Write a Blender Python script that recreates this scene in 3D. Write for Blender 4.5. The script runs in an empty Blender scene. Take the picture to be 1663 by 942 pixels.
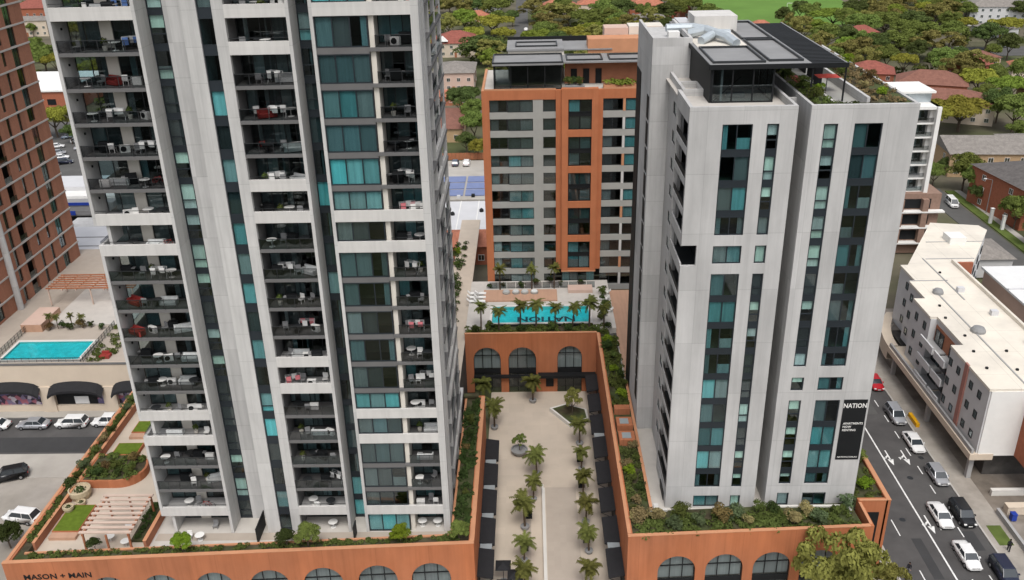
import bpy, math, random
import numpy as np
from mathutils import Vector, Matrix
R = math.radians
random.seed(11)
scene = bpy.context.scene
COL = scene.collection

# ------------------------------------------------------------------ camera
def setup_camera():
    yaw, pitch, roll = R(-1.308), R(25.074), R(-1.341)
    F = Vector((math.sin(yaw)*math.cos(pitch), math.cos(yaw)*math.cos(pitch), -math.sin(pitch)))
    r = Vector((math.cos(yaw), -math.sin(yaw), 0)); u = r.cross(F)
    rt = math.cos(roll)*r + math.sin(roll)*u
    up = -math.sin(roll)*r + math.cos(roll)*u
    cd = bpy.data.cameras.new('camera'); co = bpy.data.objects.new('camera', cd); COL.objects.link(co)
    m = Matrix((rt, up, -F)).transposed().to_4x4(); m.translation = (0, 0, 75)
    co.matrix_world = m
    cd.sensor_width = 36; cd.lens = 1467.5/1663*36; cd.clip_start = 1; cd.clip_end = 4000
    scene.camera = co
setup_camera()

# ------------------------------------------------------------------ sky, sun, exposure (bright overcast)
SUN_EL, SUN_AZ = 60, 176          # azimuth clockwise from +Y: sun high behind the camera, veiled by cloud
w = bpy.data.worlds.new('World'); scene.world = w; w.use_nodes = True
nt = w.node_tree; nt.nodes.clear()
sky = nt.nodes.new('ShaderNodeTexSky'); sky.sky_type = 'NISHITA'; sky.sun_disc = False
sky.sun_elevation = R(SUN_EL); sky.sun_rotation = R(SUN_AZ); sky.air_density = 1.0; sky.dust_density = 4.0; sky.ozone_density = 1.0
hs = nt.nodes.new('ShaderNodeHueSaturation'); hs.inputs['Saturation'].default_value = 0.35
bg = nt.nodes.new('ShaderNodeBackground'); bg.inputs[1].default_value = 0.15
wo = nt.nodes.new('ShaderNodeOutputWorld')
nt.links.new(sky.outputs[0], hs.inputs['Color']); nt.links.new(hs.outputs[0], bg.inputs[0]); nt.links.new(bg.outputs[0], wo.inputs[0])
sl = bpy.data.lights.new('sun', 'SUN'); sl.energy = 1.2; sl.angle = R(22); sl.color = (1.0, 0.97, 0.93)
so = bpy.data.objects.new('sun', sl); COL.objects.link(so)
az = R(SUN_AZ); el = R(SUN_EL)
sd = Vector((math.sin(az)*math.cos(el), math.cos(az)*math.cos(el), math.sin(el)))
so.rotation_euler = (-sd).to_track_quat('-Z', 'Y').to_euler(); so.location = (0, -60, 160)
scene.view_settings.view_transform = 'Standard'; scene.view_settings.look = 'None'
scene.view_settings.exposure = 0.32; scene.view_settings.gamma = 1.0; scene.view_settings.use_curve_mapping = False
cy = scene.cycles
cy.max_bounces = 6; cy.diffuse_bounces = 3; cy.glossy_bounces = 3; cy.transmission_bounces = 4; cy.transparent_max_bounces = 12
cy.caustics_reflective = False; cy.caustics_refractive = False
cy.use_denoising = True
cy.use_adaptive_sampling = True; cy.adaptive_threshold = 0.015

# ------------------------------------------------------------------ materials
MATS = {}
def _new(name):
    m = bpy.data.materials.new(name); m.use_nodes = True; n = m.node_tree; n.nodes.clear()
    out = n.nodes.new('ShaderNodeOutputMaterial')
    return m, n, out
def mat(name, col, rough=.8, var=.12, scale=.6, spec=.25, metal=0, bump=0, stretch=(1, 1, 1), panel=None, orand=0, col2=None, detail=6, bscale=None, joint=None, streak=0):
    """base colour mottled by world-space noise; optional per-panel and per-object tone steps"""
    m, n, out = _new(name); L = n.links.new
    b = n.nodes.new('ShaderNodeBsdfPrincipled'); L(b.outputs[0], out.inputs[0])
    b.inputs['Roughness'].default_value = rough; b.inputs['Metallic'].default_value = metal
    b.inputs['Specular IOR Level'].default_value = spec
    g = n.nodes.new('ShaderNodeNewGeometry')
    mp = n.nodes.new('ShaderNodeMapping'); mp.inputs['Scale'].default_value = stretch; L(g.outputs['Position'], mp.inputs[0])
    nz = n.nodes.new('ShaderNodeTexNoise'); nz.inputs['Scale'].default_value = scale; nz.inputs['Detail'].default_value = detail; nz.inputs['Roughness'].default_value = .6
    L(mp.outputs[0], nz.inputs['Vector'])
    mr = n.nodes.new('ShaderNodeMapRange'); mr.inputs[1].default_value = .3; mr.inputs[2].default_value = .7
    mr.inputs[3].default_value = 1-var; mr.inputs[4].default_value = 1+var; L(nz.outputs[0], mr.inputs[0])
    val = mr.outputs[0]
    if panel:
        sn = n.nodes.new('ShaderNodeVectorMath'); sn.operation = 'SNAP'; sn.inputs[1].default_value = panel[:3]; L(g.outputs['Position'], sn.inputs[0])
        wn = n.nodes.new('ShaderNodeTexWhiteNoise'); wn.noise_dimensions = '3D'; L(sn.outputs[0], wn.inputs['Vector'])
        m2 = n.nodes.new('ShaderNodeMapRange'); m2.inputs[3].default_value = 1-panel[3]; m2.inputs[4].default_value = 1+panel[3]*.6; L(wn.outputs['Value'], m2.inputs[0])
        mu = n.nodes.new('ShaderNodeMath'); mu.operation = 'MULTIPLY'; L(val, mu.inputs[0]); L(m2.outputs[0], mu.inputs[1]); val = mu.outputs[0]
    def times(a, b_):
        mu = n.nodes.new('ShaderNodeMath'); mu.operation = 'MULTIPLY'; L(a, mu.inputs[0]); L(b_, mu.inputs[1]); return mu.outputs[0]
    if streak:
        ms = n.nodes.new('ShaderNodeMapping'); ms.inputs['Scale'].default_value = (1.7, 1.7, .045); L(g.outputs['Position'], ms.inputs[0])
        ns = n.nodes.new('ShaderNodeTexNoise'); ns.inputs['Scale'].default_value = 1.3; ns.inputs['Detail'].default_value = 5; ns.inputs['Roughness'].default_value = .7; L(ms.outputs[0], ns.inputs['Vector'])
        r2 = n.nodes.new('ShaderNodeMapRange'); r2.inputs[1].default_value = .42; r2.inputs[2].default_value = .72; r2.inputs[3].default_value = 1.0; r2.inputs[4].default_value = 1-streak; L(ns.outputs[0], r2.inputs[0]); val = times(val, r2.outputs[0])
    if joint:
        sx = n.nodes.new('ShaderNodeSeparateXYZ'); L(g.outputs['Position'], sx.inputs[0])
        for ax, per, wd in joint:
            dv = n.nodes.new('ShaderNodeMath'); dv.operation = 'DIVIDE'; dv.inputs[1].default_value = per; L(sx.outputs[ax], dv.inputs[0])
            fc = n.nodes.new('ShaderNodeMath'); fc.operation = 'FRACT'; L(dv.outputs[0], fc.inputs[0])
            lt = n.nodes.new('ShaderNodeMath'); lt.operation = 'LESS_THAN'; lt.inputs[1].default_value = wd/per; L(fc.outputs[0], lt.inputs[0])
            jr = n.nodes.new('ShaderNodeMapRange'); jr.inputs[3].default_value = 1; jr.inputs[4].default_value = .8; L(lt.outputs[0], jr.inputs[0]); val = times(val, jr.outputs[0])
    if orand:
        oi = n.nodes.new('ShaderNodeObjectInfo')
        m3 = n.nodes.new('ShaderNodeMapRange'); m3.inputs[3].default_value = 1-orand; m3.inputs[4].default_value = 1+orand; L(oi.outputs['Random'], m3.inputs[0])
        mu = n.nodes.new('ShaderNodeMath'); mu.operation = 'MULTIPLY'; L(val, mu.inputs[0]); L(m3.outputs[0], mu.inputs[1]); val = mu.outputs[0]
    src = None
    if col2:
        mx = n.nodes.new('ShaderNodeMix'); mx.data_type = 'RGBA'; mx.inputs[6].default_value = (*col, 1); mx.inputs[7].default_value = (*col2, 1)
        n2 = n.nodes.new('ShaderNodeTexNoise'); n2.inputs['Scale'].default_value = scale*.37; n2.inputs['Detail'].default_value = 4; L(mp.outputs[0], n2.inputs['Vector'])
        m4 = n.nodes.new('ShaderNodeMapRange'); m4.inputs[1].default_value = .4; m4.inputs[2].default_value = .6; L(n2.outputs[0], m4.inputs[0]); L(m4.outputs[0], mx.inputs[0])
        src = mx.outputs[2]
    vm = n.nodes.new('ShaderNodeVectorMath'); vm.operation = 'SCALE'
    if src: L(src, vm.inputs[0])
    else: vm.inputs[0].default_value = col
    L(val, vm.inputs['Scale']); L(vm.outputs[0], b.inputs['Base Color'])
    if bump:
        nb = n.nodes.new('ShaderNodeTexNoise'); nb.inputs['Scale'].default_value = bscale or scale*6; nb.inputs['Detail'].default_value = 3; L(g.outputs['Position'], nb.inputs['Vector'])
        bp = n.nodes.new('ShaderNodeBump'); bp.inputs['Strength'].default_value = bump; bp.inputs['Distance'].default_value = .05
        L(nb.outputs[0], bp.inputs['Height']); L(bp.outputs[0], b.inputs['Normal'])
    MATS[name] = m; return m
def facing(n):
    """Schlick reflectance that is the same from both sides of a sheet"""
    lw = n.nodes.new('ShaderNodeLayerWeight'); lw.inputs[0].default_value = .5
    p = n.nodes.new('ShaderNodeMath'); p.operation = 'POWER'; p.inputs[1].default_value = 4.5; n.links.new(lw.outputs['Facing'], p.inputs[0])
    a = n.nodes.new('ShaderNodeMath'); a.operation = 'MULTIPLY_ADD'; a.inputs[1].default_value = .9; a.inputs[2].default_value = .06; n.links.new(p.outputs[0], a.inputs[0])
    return a.outputs[0]
def glass(name, tint, refl=1.0, rough=.03):
    m, n, out = _new(name); L = n.links.new
    tr = n.nodes.new('ShaderNodeBsdfTransparent')
    oi = n.nodes.new('ShaderNodeObjectInfo'); tm = n.nodes.new('ShaderNodeMix'); tm.data_type = 'RGBA'
    gy = sum(tint)/3*.93; tm.inputs[6].default_value = (*tint, 1); tm.inputs[7].default_value = (gy*.93, gy*1.01, gy*1.02, 1)
    tp = n.nodes.new('ShaderNodeMath'); tp.operation = 'POWER'; tp.inputs[1].default_value = 1.3; L(oi.outputs['Random'], tp.inputs[0]); L(tp.outputs[0], tm.inputs[0]); L(tm.outputs[2], tr.inputs[0])
    gl = n.nodes.new('ShaderNodeBsdfGlossy'); gl.inputs['Roughness'].default_value = rough; gl.inputs[0].default_value = (.9, .95, .95, 1)
    fr = facing(n)
    g = n.nodes.new('ShaderNodeNewGeometry'); nz = n.nodes.new('ShaderNodeTexNoise'); nz.inputs['Scale'].default_value = .9; nz.inputs['Detail'].default_value = 1
    L(g.outputs['Position'], nz.inputs['Vector'])
    bp = n.nodes.new('ShaderNodeBump'); bp.inputs['Strength'].default_value = .12; L(nz.outputs[0], bp.inputs['Height']); L(bp.outputs[0], gl.inputs['Normal'])
    mu = n.nodes.new('ShaderNodeMath'); mu.operation = 'MULTIPLY'; mu.inputs[1].default_value = refl; L(fr, mu.inputs[0])
    mx = n.nodes.new('ShaderNodeMixShader'); L(mu.outputs[0], mx.inputs[0]); L(tr.outputs[0], mx.inputs[1]); L(gl.outputs[0], mx.inputs[2]); L(mx.outputs[0], out.inputs[0])
    MATS[name] = m; return m
def leafmat(name, col, var=.26):
    m, n, out = _new(name); L = n.links.new
    g = n.nodes.new('ShaderNodeNewGeometry')
    nz = n.nodes.new('ShaderNodeTexNoise'); nz.inputs['Scale'].default_value = .55; nz.inputs['Detail'].default_value = 5; L(g.outputs['Position'], nz.inputs['Vector'])
    oi = n.nodes.new('ShaderNodeObjectInfo')
    mr = n.nodes.new('ShaderNodeMapRange'); mr.inputs[1].default_value = .3; mr.inputs[2].default_value = .7; mr.inputs[3].default_value = 1-var; mr.inputs[4].default_value = 1+var; L(nz.outputs[0], mr.inputs[0])
    ri = n.nodes.new('ShaderNodeMapRange'); ri.inputs[3].default_value = .8; ri.inputs[4].default_value = 1.2; L(g.outputs['Random Per Island'], ri.inputs[0])
    m3 = n.nodes.new('ShaderNodeMapRange'); m3.inputs[3].default_value = .78; m3.inputs[4].default_value = 1.2; L(oi.outputs['Random'], m3.inputs[0])
    a = n.nodes.new('ShaderNodeMath'); a.operation = 'MULTIPLY'; L(mr.outputs[0], a.inputs[0]); L(m3.outputs[0], a.inputs[1])
    a2 = n.nodes.new('ShaderNodeMath'); a2.operation = 'MULTIPLY'; L(a.outputs[0], a2.inputs[0]); L(ri.outputs[0], a2.inputs[1])
    hu = n.nodes.new('ShaderNodeHueSaturation'); hu.inputs['Color'].default_value = (*col, 1)
    hr = n.nodes.new('ShaderNodeMapRange'); hr.inputs[3].default_value = .475; hr.inputs[4].default_value = .515; L(oi.outputs['Random'], hr.inputs[0]); L(hr.outputs[0], hu.inputs['Hue'])
    L(a2.outputs[0], hu.inputs['Value'])
    d = n.nodes.new('ShaderNodeBsdfDiffuse'); t = n.nodes.new('ShaderNodeBsdfTranslucent'); L(hu.outputs[0], d.inputs[0]); L(hu.outputs[0], t.inputs[0])
    mx = n.nodes.new('ShaderNodeMixShader'); mx.inputs[0].default_value = .25; L(d.outputs[0], mx.inputs[1]); L(t.outputs[0], mx.inputs[2]); L(mx.outputs[0], out.inputs[0])
    MATS[name] = m; return m
def printmat(name, cols, scale):
    """flat print: patches of several colours"""
    m, n, out = _new(name); L = n.links.new
    b = n.nodes.new('ShaderNodeBsdfPrincipled'); L(b.outputs[0], out.inputs[0]); b.inputs['Roughness'].default_value = .5
    g = n.nodes.new('ShaderNodeNewGeometry'); v = n.nodes.new('ShaderNodeTexVoronoi'); v.inputs['Scale'].default_value = scale; L(g.outputs['Position'], v.inputs['Vector'])
    sp = n.nodes.new('ShaderNodeSeparateColor'); L(v.outputs['Color'], sp.inputs[0])
    cr = n.nodes.new('ShaderNodeValToRGB'); cr.color_ramp.interpolation = 'CONSTANT'
    while len(cr.color_ramp.elements) < len(cols): cr.color_ramp.elements.new(.5)
    for i, c in enumerate(cols): cr.color_ramp.elements[i].position = i/len(cols); cr.color_ramp.elements[i].color = (*c, 1)
    L(sp.outputs[0], cr.inputs[0]); L(cr.outputs[0], b.inputs['Base Color']); MATS[name] = m
def watermat(name):
    m, n, out = _new(name); L = n.links.new
    tr = n.nodes.new('ShaderNodeBsdfTransparent'); tr.inputs[0].default_value = (.45, .93, .95, 1)
    gl = n.nodes.new('ShaderNodeBsdfGlossy'); gl.inputs['Roughness'].default_value = .05
    fr = facing(n)
    g = n.nodes.new('ShaderNodeNewGeometry'); nz = n.nodes.new('ShaderNodeTexNoise'); nz.inputs['Scale'].default_value = 2.2; nz.inputs['Detail'].default_value = 3; L(g.outputs['Position'], nz.inputs['Vector'])
    bp = n.nodes.new('ShaderNodeBump'); bp.inputs['Strength'].default_value = .25; bp.inputs['Distance'].default_value = .1; L(nz.outputs[0], bp.inputs['Height']); L(bp.outputs[0], gl.inputs['Normal']);
    mx = n.nodes.new('ShaderNodeMixShader'); L(fr, mx.inputs[0]); L(tr.outputs[0], mx.inputs[1]); L(gl.outputs[0], mx.inputs[2]); L(mx.outputs[0], out.inputs[0]); MATS[name] = m

CV = (.8, .8, .3)
mat('conc', (.52, .512, .495), .85, .09, .8, .2, stretch=CV, panel=(2.45, 40, 6.16, .07), bump=.05, joint=((2, 3.08, .04),), streak=.18)
mat('conc_warm', (.57, .555, .53), .85, .06, .9, .2, stretch=CV, panel=(40, 40, 3.08, .03), streak=.1)
mat('conc_grey', (.50, .495, .485), .88, .09, .8, .2, stretch=CV, panel=(2.6, 2.6, 6.16, .13), joint=((2, 3.08, .05),), streak=.16)
mat('conc_rt', (.48, .473, .463), .85, .14, .35, .2, stretch=CV, panel=(3.3, 50, 6.04, .06), bump=.05, joint=((2, 6.04, .05), (0, 3.3, .035)), streak=.11)
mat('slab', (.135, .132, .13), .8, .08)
mat('cream', (.64, .60, .53), .8, .05)
mat('plaster', (.34, .335, .33), .85, .06)
mat('orange', (.42, .148, .066), .85, .13, .3, .15, stretch=(1, 1, .5), bump=.08, bscale=3, col2=(.39, .15, .075), streak=.16, joint=((0, 5.6, .05),))
mat('orange_cap', (.50, .24, .13), .8, .08)
mat('orange_cb', (.44, .155, .07), .85, .08, .4, streak=.1)
mat('terracotta', (.36, .15, .085), .85, .12)
mat('spand_cb', (.34, .335, .31), .85, .06)
mat('black', (.012, .013, .014), .6, .1, spec=.2)
mat('dkmetal', (.022, .024, .026), .45, .1, spec=.5)
mat('navyframe', (.016, .022, .028), .45, .1, spec=.5)
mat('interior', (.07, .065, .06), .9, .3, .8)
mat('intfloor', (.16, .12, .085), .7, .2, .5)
mat('blind', (.72, .75, .73), .9, .16, 3.0, orand=.24, stretch=(1, 1, .06), detail=3)  # upright noise paints the shading of fabric folds into the colour
mat('curtain', (.55, .56, .55), .95, .12, 5, stretch=(1, 1, .02), orand=.3)
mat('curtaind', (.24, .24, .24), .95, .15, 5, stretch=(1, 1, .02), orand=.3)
glass('g_teal', (.52, .735, .755)); glass('g_cyan', (.58, .885, .905)); glass('g_deep', (.55, .68, .70), 1.2); glass('g_mint', (.84, .94, .91)); glass('g_dark', (.62, .68, .69), 1.3); glass('g_clear', (.80, .88, .88))
glass('balglass', (.66, .66, .67), .8)
mat('paving', (.52, .445, .36), .85, .06, .25, panel=(1.2, 1.2, 5, .04), col2=(.485, .415, .34))
mat('paving2', (.40, .345, .29), .85, .05, .25, panel=(.8, .8, 5, .03))
mat('deckpale', (.50, .47, .43), .85, .06, .4, panel=(.6, .6, 5, .03))
mat('deckorange', (.44, .27, .185), .8, .06, .5, panel=(.3, 9, 9, .06))
mat('poolcope', (.62, .60, .56), .7, .05)
mat('pooltile', (.42, .72, .74), .5, .16, 1.1, detail=3); watermat('water')  # pooltile mottling paints rippled caustic light into the tile colour
mat('navyprint', (.006, .02, .05), .6, .05)
mat('asphalt', (.075, .072, .071), .9, .14, .35, .15, bump=.1, bscale=12, col2=(.09, .087, .085))
mat('asphalt_l', (.10, .098, .094), .9, .12, .3, .15)
mat('asphalt_d', (.05, .05, .051), .9, .1, .3, .2)
mat('concpave', (.42, .395, .355), .9, .1, .25, col2=(.36, .335, .30))
mat('lotbrown', (.27, .245, .21), .9, .2, .18, col2=(.34, .31, .275))
mat('dirtypave', (.29, .26, .225), .9, .2, .4, col2=(.36, .33, .29))
mat('stain', (.17, .145, .12), .9, .3, .3, col2=(.25, .22, .19))
mat('paint', (.72, .72, .70), .7, .15, 2.5)
mat('kerb', (.42, .40, .37), .85, .1)
mat('ground', (.075, .085, .038), .95, .35, .06, .1, col2=(.13, .115, .085))
mat('grass', (.10, .135, .035), .95, .25, .5, .1)
mat('field', (.115, .21, .045), .95, .12, .05, .1)
mat('lawn', (.10, .145, .018), .95, .2, 2, .1)
mat('soil', (.065, .055, .035), .95, .4, .8, .1, col2=(.06, .075, .03))
mat('white', (.74, .73, .70), .7, .04); mat('whitep', (.70, .70, .69), .5, .04); mat('grey', (.25, .25, .25), .7, .06); mat('pale_roof', (.72, .665, .57), .8, .08, .3, col2=(.66, .61, .53), joint=((0, 4.1, .07), (1, 6.0, .07)))
mat('galv', (.50, .55, .58), .45, .08, 1, metal=.4); mat('membrane', (.24, .24, .24), .8, .1, .3); mat('solar', (.02, .03, .08), .3, .1, spec=.6)
mat('solarblue', (.16, .20, .36), .4, .1); mat('metalroof', (.56, .56, .57), .5, .05, .3)
mat('brick_t', (.33, .15, .095), .9, .12, 2.5, panel=(3, 1.2, 3.5, .1)); mat('brick_red', (.33, .115, .065), .9, .15, 2); mat('brick_y', (.42, .29, .17), .9, .12, 2); mat('brick_br', (.26, .17, .13), .9, .12, 2)
mat('band', (.44, .41, .38), .85, .06)
for nme, c in (('tile_red', (.25, .085, .065)), ('tile_or', (.38, .15, .095)), ('tile_br', (.21, .10, .075)), ('tile_gr', (.23, .21, .19)), ('tile_dk', (.12, .11, .105))):
    mat(nme, c, .85, .18, .8, .15, panel=(.33, .33, .2, .12))
mat('pinkwall', (.55, .40, .33), .85, .05); mat('beigewall', (.58, .49, .39), .85, .05, .4); mat('pinkband', (.36, .17, .14), .85, .08); mat('greywall', (.56, .56, .56), .85, .05)
mat('timber', (.33, .13, .065), .7, .15, 2); mat('slatpale', (.52, .40, .33), .7, .08); mat('potstone', (.45, .37, .25), .85, .1, 3)
mat('trunk', (.10, .075, .055), .9, .25, 3); mat('palmtrunk', (.085, .06, .04), .9, .3, 6)
mat('canvas', (.02, .02, .022), .85, .15, 2); mat('greyglassroof', (.27, .30, .31), .3, .05, spec=.6)
mat('red', (.29, .04, .035), .5, .1); mat('redumb', (.40, .055, .04), .7, .08); mat('yellow', (.70, .36, .01), .5, .06); mat('blue', (.02, .05, .30), .5, .08); mat('pinkcloth', (.6, .18, .2), .8, .1); mat('bluecloth', (.12, .22, .5), .8, .1)
mat('tyre', (.012, .012, .012), .8, .1); mat('rim', (.35, .35, .36), .35, .05, metal=.6)
def carpaint(n, c, me=0): mat(n, c, .28, .02, 1, .5, me)
carpaint('p_white', (.72, .72, .71)); carpaint('p_silver', (.42, .43, .45), .4); carpaint('p_black', (.012, .013, .015)); carpaint('p_navy', (.018, .022, .045)); carpaint('p_red', (.40, .012, .02)); carpaint('p_bluegrey', (.10, .13, .17), .2)
mat('carglass', (.03, .038, .045), .08, .02, spec=.7); mat('headlamp', (.8, .8, .78), .2, .02, spec=.6); mat('taillamp', (.3, .01, .01), .3, .05)
mat('skin', (.42, .25, .17), .6, .05); mat('cloth_dark', (.018, .018, .022), .9, .2, 8); mat('cloth_grey', (.12, .12, .13), .9, .2, 8); mat('hair', (.012, .009, .007), .7, .1)
for i, c in enumerate(((.22, .21, .065), (.155, .20, .052), (.095, .13, .042), (.255, .255, .045), (.185, .25, .045))): leafmat('leaf%d' % i, c)
leafmat('leaf_shrub', (.095, .125, .035)); leafmat('leaf_bluegreen', (.10, .135, .065)); leafmat('leaf_tan', (.26, .22, .10)); leafmat('leaf_rust', (.15, .105, .045)); leafmat('leaf_palm', (.13, .14, .04)); leafmat('leaf_lemon', (.17, .25, .025)); leafmat('leaf_dark', (.05, .075, .024)); leafmat('leaf_street', (.235, .245, .065))
printmat('shopprint', ((.03, .02, .03), (.20, .16, .25), (.35, .12, .16), (.5, .45, .5), (.05, .03, .06), (.12, .1, .2)), 1.6)

# ------------------------------------------------------------------ helpers
WL = {}           # object name -> its origin in the coordinates its children are written in
def link(o, par=None, loc=(0, 0, 0), rz=0):
    COL.objects.link(o)
    if par is not None:
        o.parent = par; p = WL.get(par.name, (0, 0, 0)); o.location = (loc[0]-p[0], loc[1]-p[1], loc[2]-p[2])
    else: o.location = loc
    if rz: o.rotation_euler = (0, 0, rz)
    WL[o.name] = tuple(loc) if not rz else (0, 0, 0)
    return o
def tag(o, label=None, cat=None, group=None, kind=None):
    if label: o['label'] = label
    if cat: o['category'] = cat
    if group: o['group'] = group
    if kind: o['kind'] = kind
    return o
def thing(name, loc, label, cat, group=None, rz=0, local=False, scale=1):
    o = bpy.data.objects.new(name, None); o.empty_display_size = .5
    link(o, None, loc, rz); tag(o, label, cat, group)
    if local: WL[o.name] = (0, 0, 0)
    if scale != 1: o.scale = (scale,)*3
    return o
class MB:
    def __init__(s): s.v = []; s.f = []
    def quad(s, *p):
        i = len(s.v); s.v += [tuple(q) for q in p]; s.f.append(tuple(range(i, i+len(p)))); return s
    def box(s, x0, x1, y0, y1, z0, z1):
        i = len(s.v)
        s.v += [(x0, y0, z0), (x1, y0, z0), (x1, y1, z0), (x0, y1, z0), (x0, y0, z1), (x1, y0, z1), (x1, y1, z1), (x0, y1, z1)]
        s.f += [(i, i+3, i+2, i+1), (i+4, i+5, i+6, i+7), (i, i+1, i+5, i+4), (i+1, i+2, i+6, i+5), (i+2, i+3, i+7, i+6), (i+3, i, i+4, i+7)]; return s
    def prism(s, pts, z0, z1):
        n = len(pts); i = len(s.v)
        s.v += [(p[0], p[1], z0) for p in pts]+[(p[0], p[1], z1) for p in pts]
        s.f.append(tuple(i+n-1-k for k in range(n))); s.f.append(tuple(i+n+k for k in range(n)))
        for k in range(n): s.f.append((i+k, i+(k+1) % n, i+n+(k+1) % n, i+n+k))
        return s
    def tube(s, a, b, ra, rb, n=8, cap=True):
        a = Vector(a); b = Vector(b); d = (b-a).normalized(); t = d.orthogonal().normalized(); u = d.cross(t); i = len(s.v)
        for c, r in ((a, ra), (b, rb)):
            for k in range(n): q = c+(t*math.cos(2*math.pi*k/n)+u*math.sin(2*math.pi*k/n))*r; s.v.append(tuple(q))
        for k in range(n): s.f.append((i+k, i+(k+1) % n, i+n+(k+1) % n, i+n+k))
        if cap: s.f.append(tuple(i+n-1-k for k in range(n))); s.f.append(tuple(i+n+k for k in range(n)))
        return s
    def lathe(s, prof, n=16, c=(0, 0)):
        i = len(s.v)
        for r, z in prof:
            for k in range(n): s.v.append((c[0]+r*math.cos(2*math.pi*k/n), c[1]+r*math.sin(2*math.pi*k/n), z))
        for j in range(len(prof)-1):
            for k in range(n): s.f.append((i+j*n+k, i+j*n+(k+1) % n, i+(j+1)*n+(k+1) % n, i+(j+1)*n+k))
        return s
    def mesh(s, name, m, smooth=False):
        me = bpy.data.meshes.new(name); me.from_pydata(s.v, [], s.f); me.materials.append(MATS[m])
        if smooth: me.polygons.foreach_set('use_smooth', [True]*len(me.polygons))
        me.update(); return me
    def ob(s, name, m, par=None, loc=(0, 0, 0), rz=0, smooth=False):
        """vertices written relative to loc"""
        return link(bpy.data.objects.new(name, s.mesh(name, m, smooth)), par, loc, rz)
    def wob(s, name, m, par=None, smooth=False):
        """vertices in the parent's written coordinates; origin moved to the middle of the base"""
        xs = [v[0] for v in s.v]; ys = [v[1] for v in s.v]; zs = [v[2] for v in s.v]
        c = ((min(xs)+max(xs))/2, (min(ys)+max(ys))/2, min(zs))
        s.v = [(v[0]-c[0], v[1]-c[1], v[2]-c[2]) for v in s.v]
        return s.ob(name, m, par, c, 0, smooth)
BC = {}
def box(name, x0, x1, y0, y1, z0, z1, m, par=None):
    dx, dy, dz = x1-x0, y1-y0, z1-z0
    k = (round(dx, 3), round(dy, 3), round(dz, 3), m)
    if k not in BC: BC[k] = MB().box(-dx/2, dx/2, -dy/2, dy/2, 0, dz).mesh(name, m)
    return link(bpy.data.objects.new(name, BC[k]), par, ((x0+x1)/2, (y0+y1)/2, z0))
def cp(o, par):
    c = o.copy(); COL.objects.link(c); c.parent = par; return c
def dup(root, loc, rz=0, label=None, group=None, scale=None):
    r = root.copy(); COL.objects.link(r); r.location = loc; r.rotation_euler = (0, 0, rz)
    if scale: r.scale = (scale,)*3
    if label: r['label'] = label
    if group: r['group'] = group
    for ch in root.children:
        c = cp(ch, r)
        for g in ch.children: cp(g, c)
    return r
def move(root, loc, rz=0, label=None, group=None, scale=None):
    root.location = loc; root.rotation_euler = (0, 0, rz)
    if scale: root.scale = (scale,)*3
    if label: root['label'] = label
    if group: root['group'] = group
    return root
class Maker:
    """first call moves the prototype itself, later calls copy it"""
    def __init__(s, fn): s.fn = fn; s.p = None; s.cat = None
    def __call__(s, loc, rz=0, label=None, group=None, scale=None):
        if s.p is None: s.p = s.fn(); return move(s.p, loc, rz, label, group, scale)
        r = dup(s.p, loc, rz, label, group, scale)
        if not group and 'group' in r: del r['group']
        return r
ORD_ = ['first', 'second', 'third', 'fourth', 'fifth', 'sixth', 'seventh', 'eighth', 'ninth', 'tenth', 'eleventh', 'twelfth', 'thirteenth', 'fourteenth', 'fifteenth', 'sixteenth', 'seventeenth', 'eighteenth', 'nineteenth', 'twentieth'] + ['%s-%s' % (t, u) for t in ('twenty', 'thirty', 'forty', 'fifty', 'sixty') for u in ('first', 'second', 'third', 'fourth', 'fifth', 'sixth', 'seventh', 'eighth', 'ninth')]
ORD = ORD_
FRC = {}
def win(par, x, y, z, w_, h, n=1, gl='g_teal', cur=None, rz=0, fm='dkmetal', ft=.06, rows=None, name='window', gls=None):
    """framed window: (x,y,z) lower-left corner seen from outside, facing -Y before rz. parts: frame > pane, curtain.
    cur: per pane None / 'b' full blind / 'c' curtain / 'l' 'r' curtain at one side / 't' blind half down"""
    k = (round(w_, 3), round(h, 3), n, fm, ft, rows)
    if k not in FRC:
        b = MB(); b.box(0, w_, -.05, .07, 0, ft).box(0, w_, -.05, .07, h-ft, h).box(0, ft, -.045, .065, ft, h-ft).box(w_-ft, w_, -.045, .065, ft, h-ft)
        for i in range(1, n): xx = w_*i/n; b.box(xx-ft/2, xx+ft/2, -.04, .06, ft, h-ft)
        if rows: b.box(ft, w_-ft, -.035, .055, h*rows-ft/2, h*rows+ft/2)
        FRC[k] = b.mesh(name, fm)
    f = link(bpy.data.objects.new(name, FRC[k]), par, (x, y, z), rz); WL[f.name] = (0, 0, 0)
    pw = w_/n
    for i in range(n):
        g_ = gls[i] if gls else gl
        if rows:
            gg = g_ if isinstance(g_, (list, tuple)) else (g_, g_)
            box('pane', i*pw+ft*.4, (i+1)*pw-ft*.4, .0, .02, ft*.5, h*rows-ft*.4, gg[0], f); box('pane', i*pw+ft*.4, (i+1)*pw-ft*.4, .0, .02, h*rows+ft*.4, h-ft*.5, gg[1], f)
        else: box('pane', i*pw+ft*.4, (i+1)*pw-ft*.4, .0, .02, ft*.5, h-ft*.5, g_, f)
        c = cur[i] if cur else None
        if c:
            a0, a1, b0, b1 = i*pw+.02, (i+1)*pw-.02, .03, h-.03
            if c == 'l': a1 = a0+pw*.4
            if c == 'r': a0 = a1-pw*.4
            if c == 't': b0 = h*.55
            if c == 'u': b1 = h*.45
            m_ = 'blind' if c in 'btu' else ('curtaind' if c == 'd' else 'curtain')
            box('blind' if c in 'btu' else 'curtain', a0, a1, .16, .19, b0, b1, m_, f)
    return f
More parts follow.
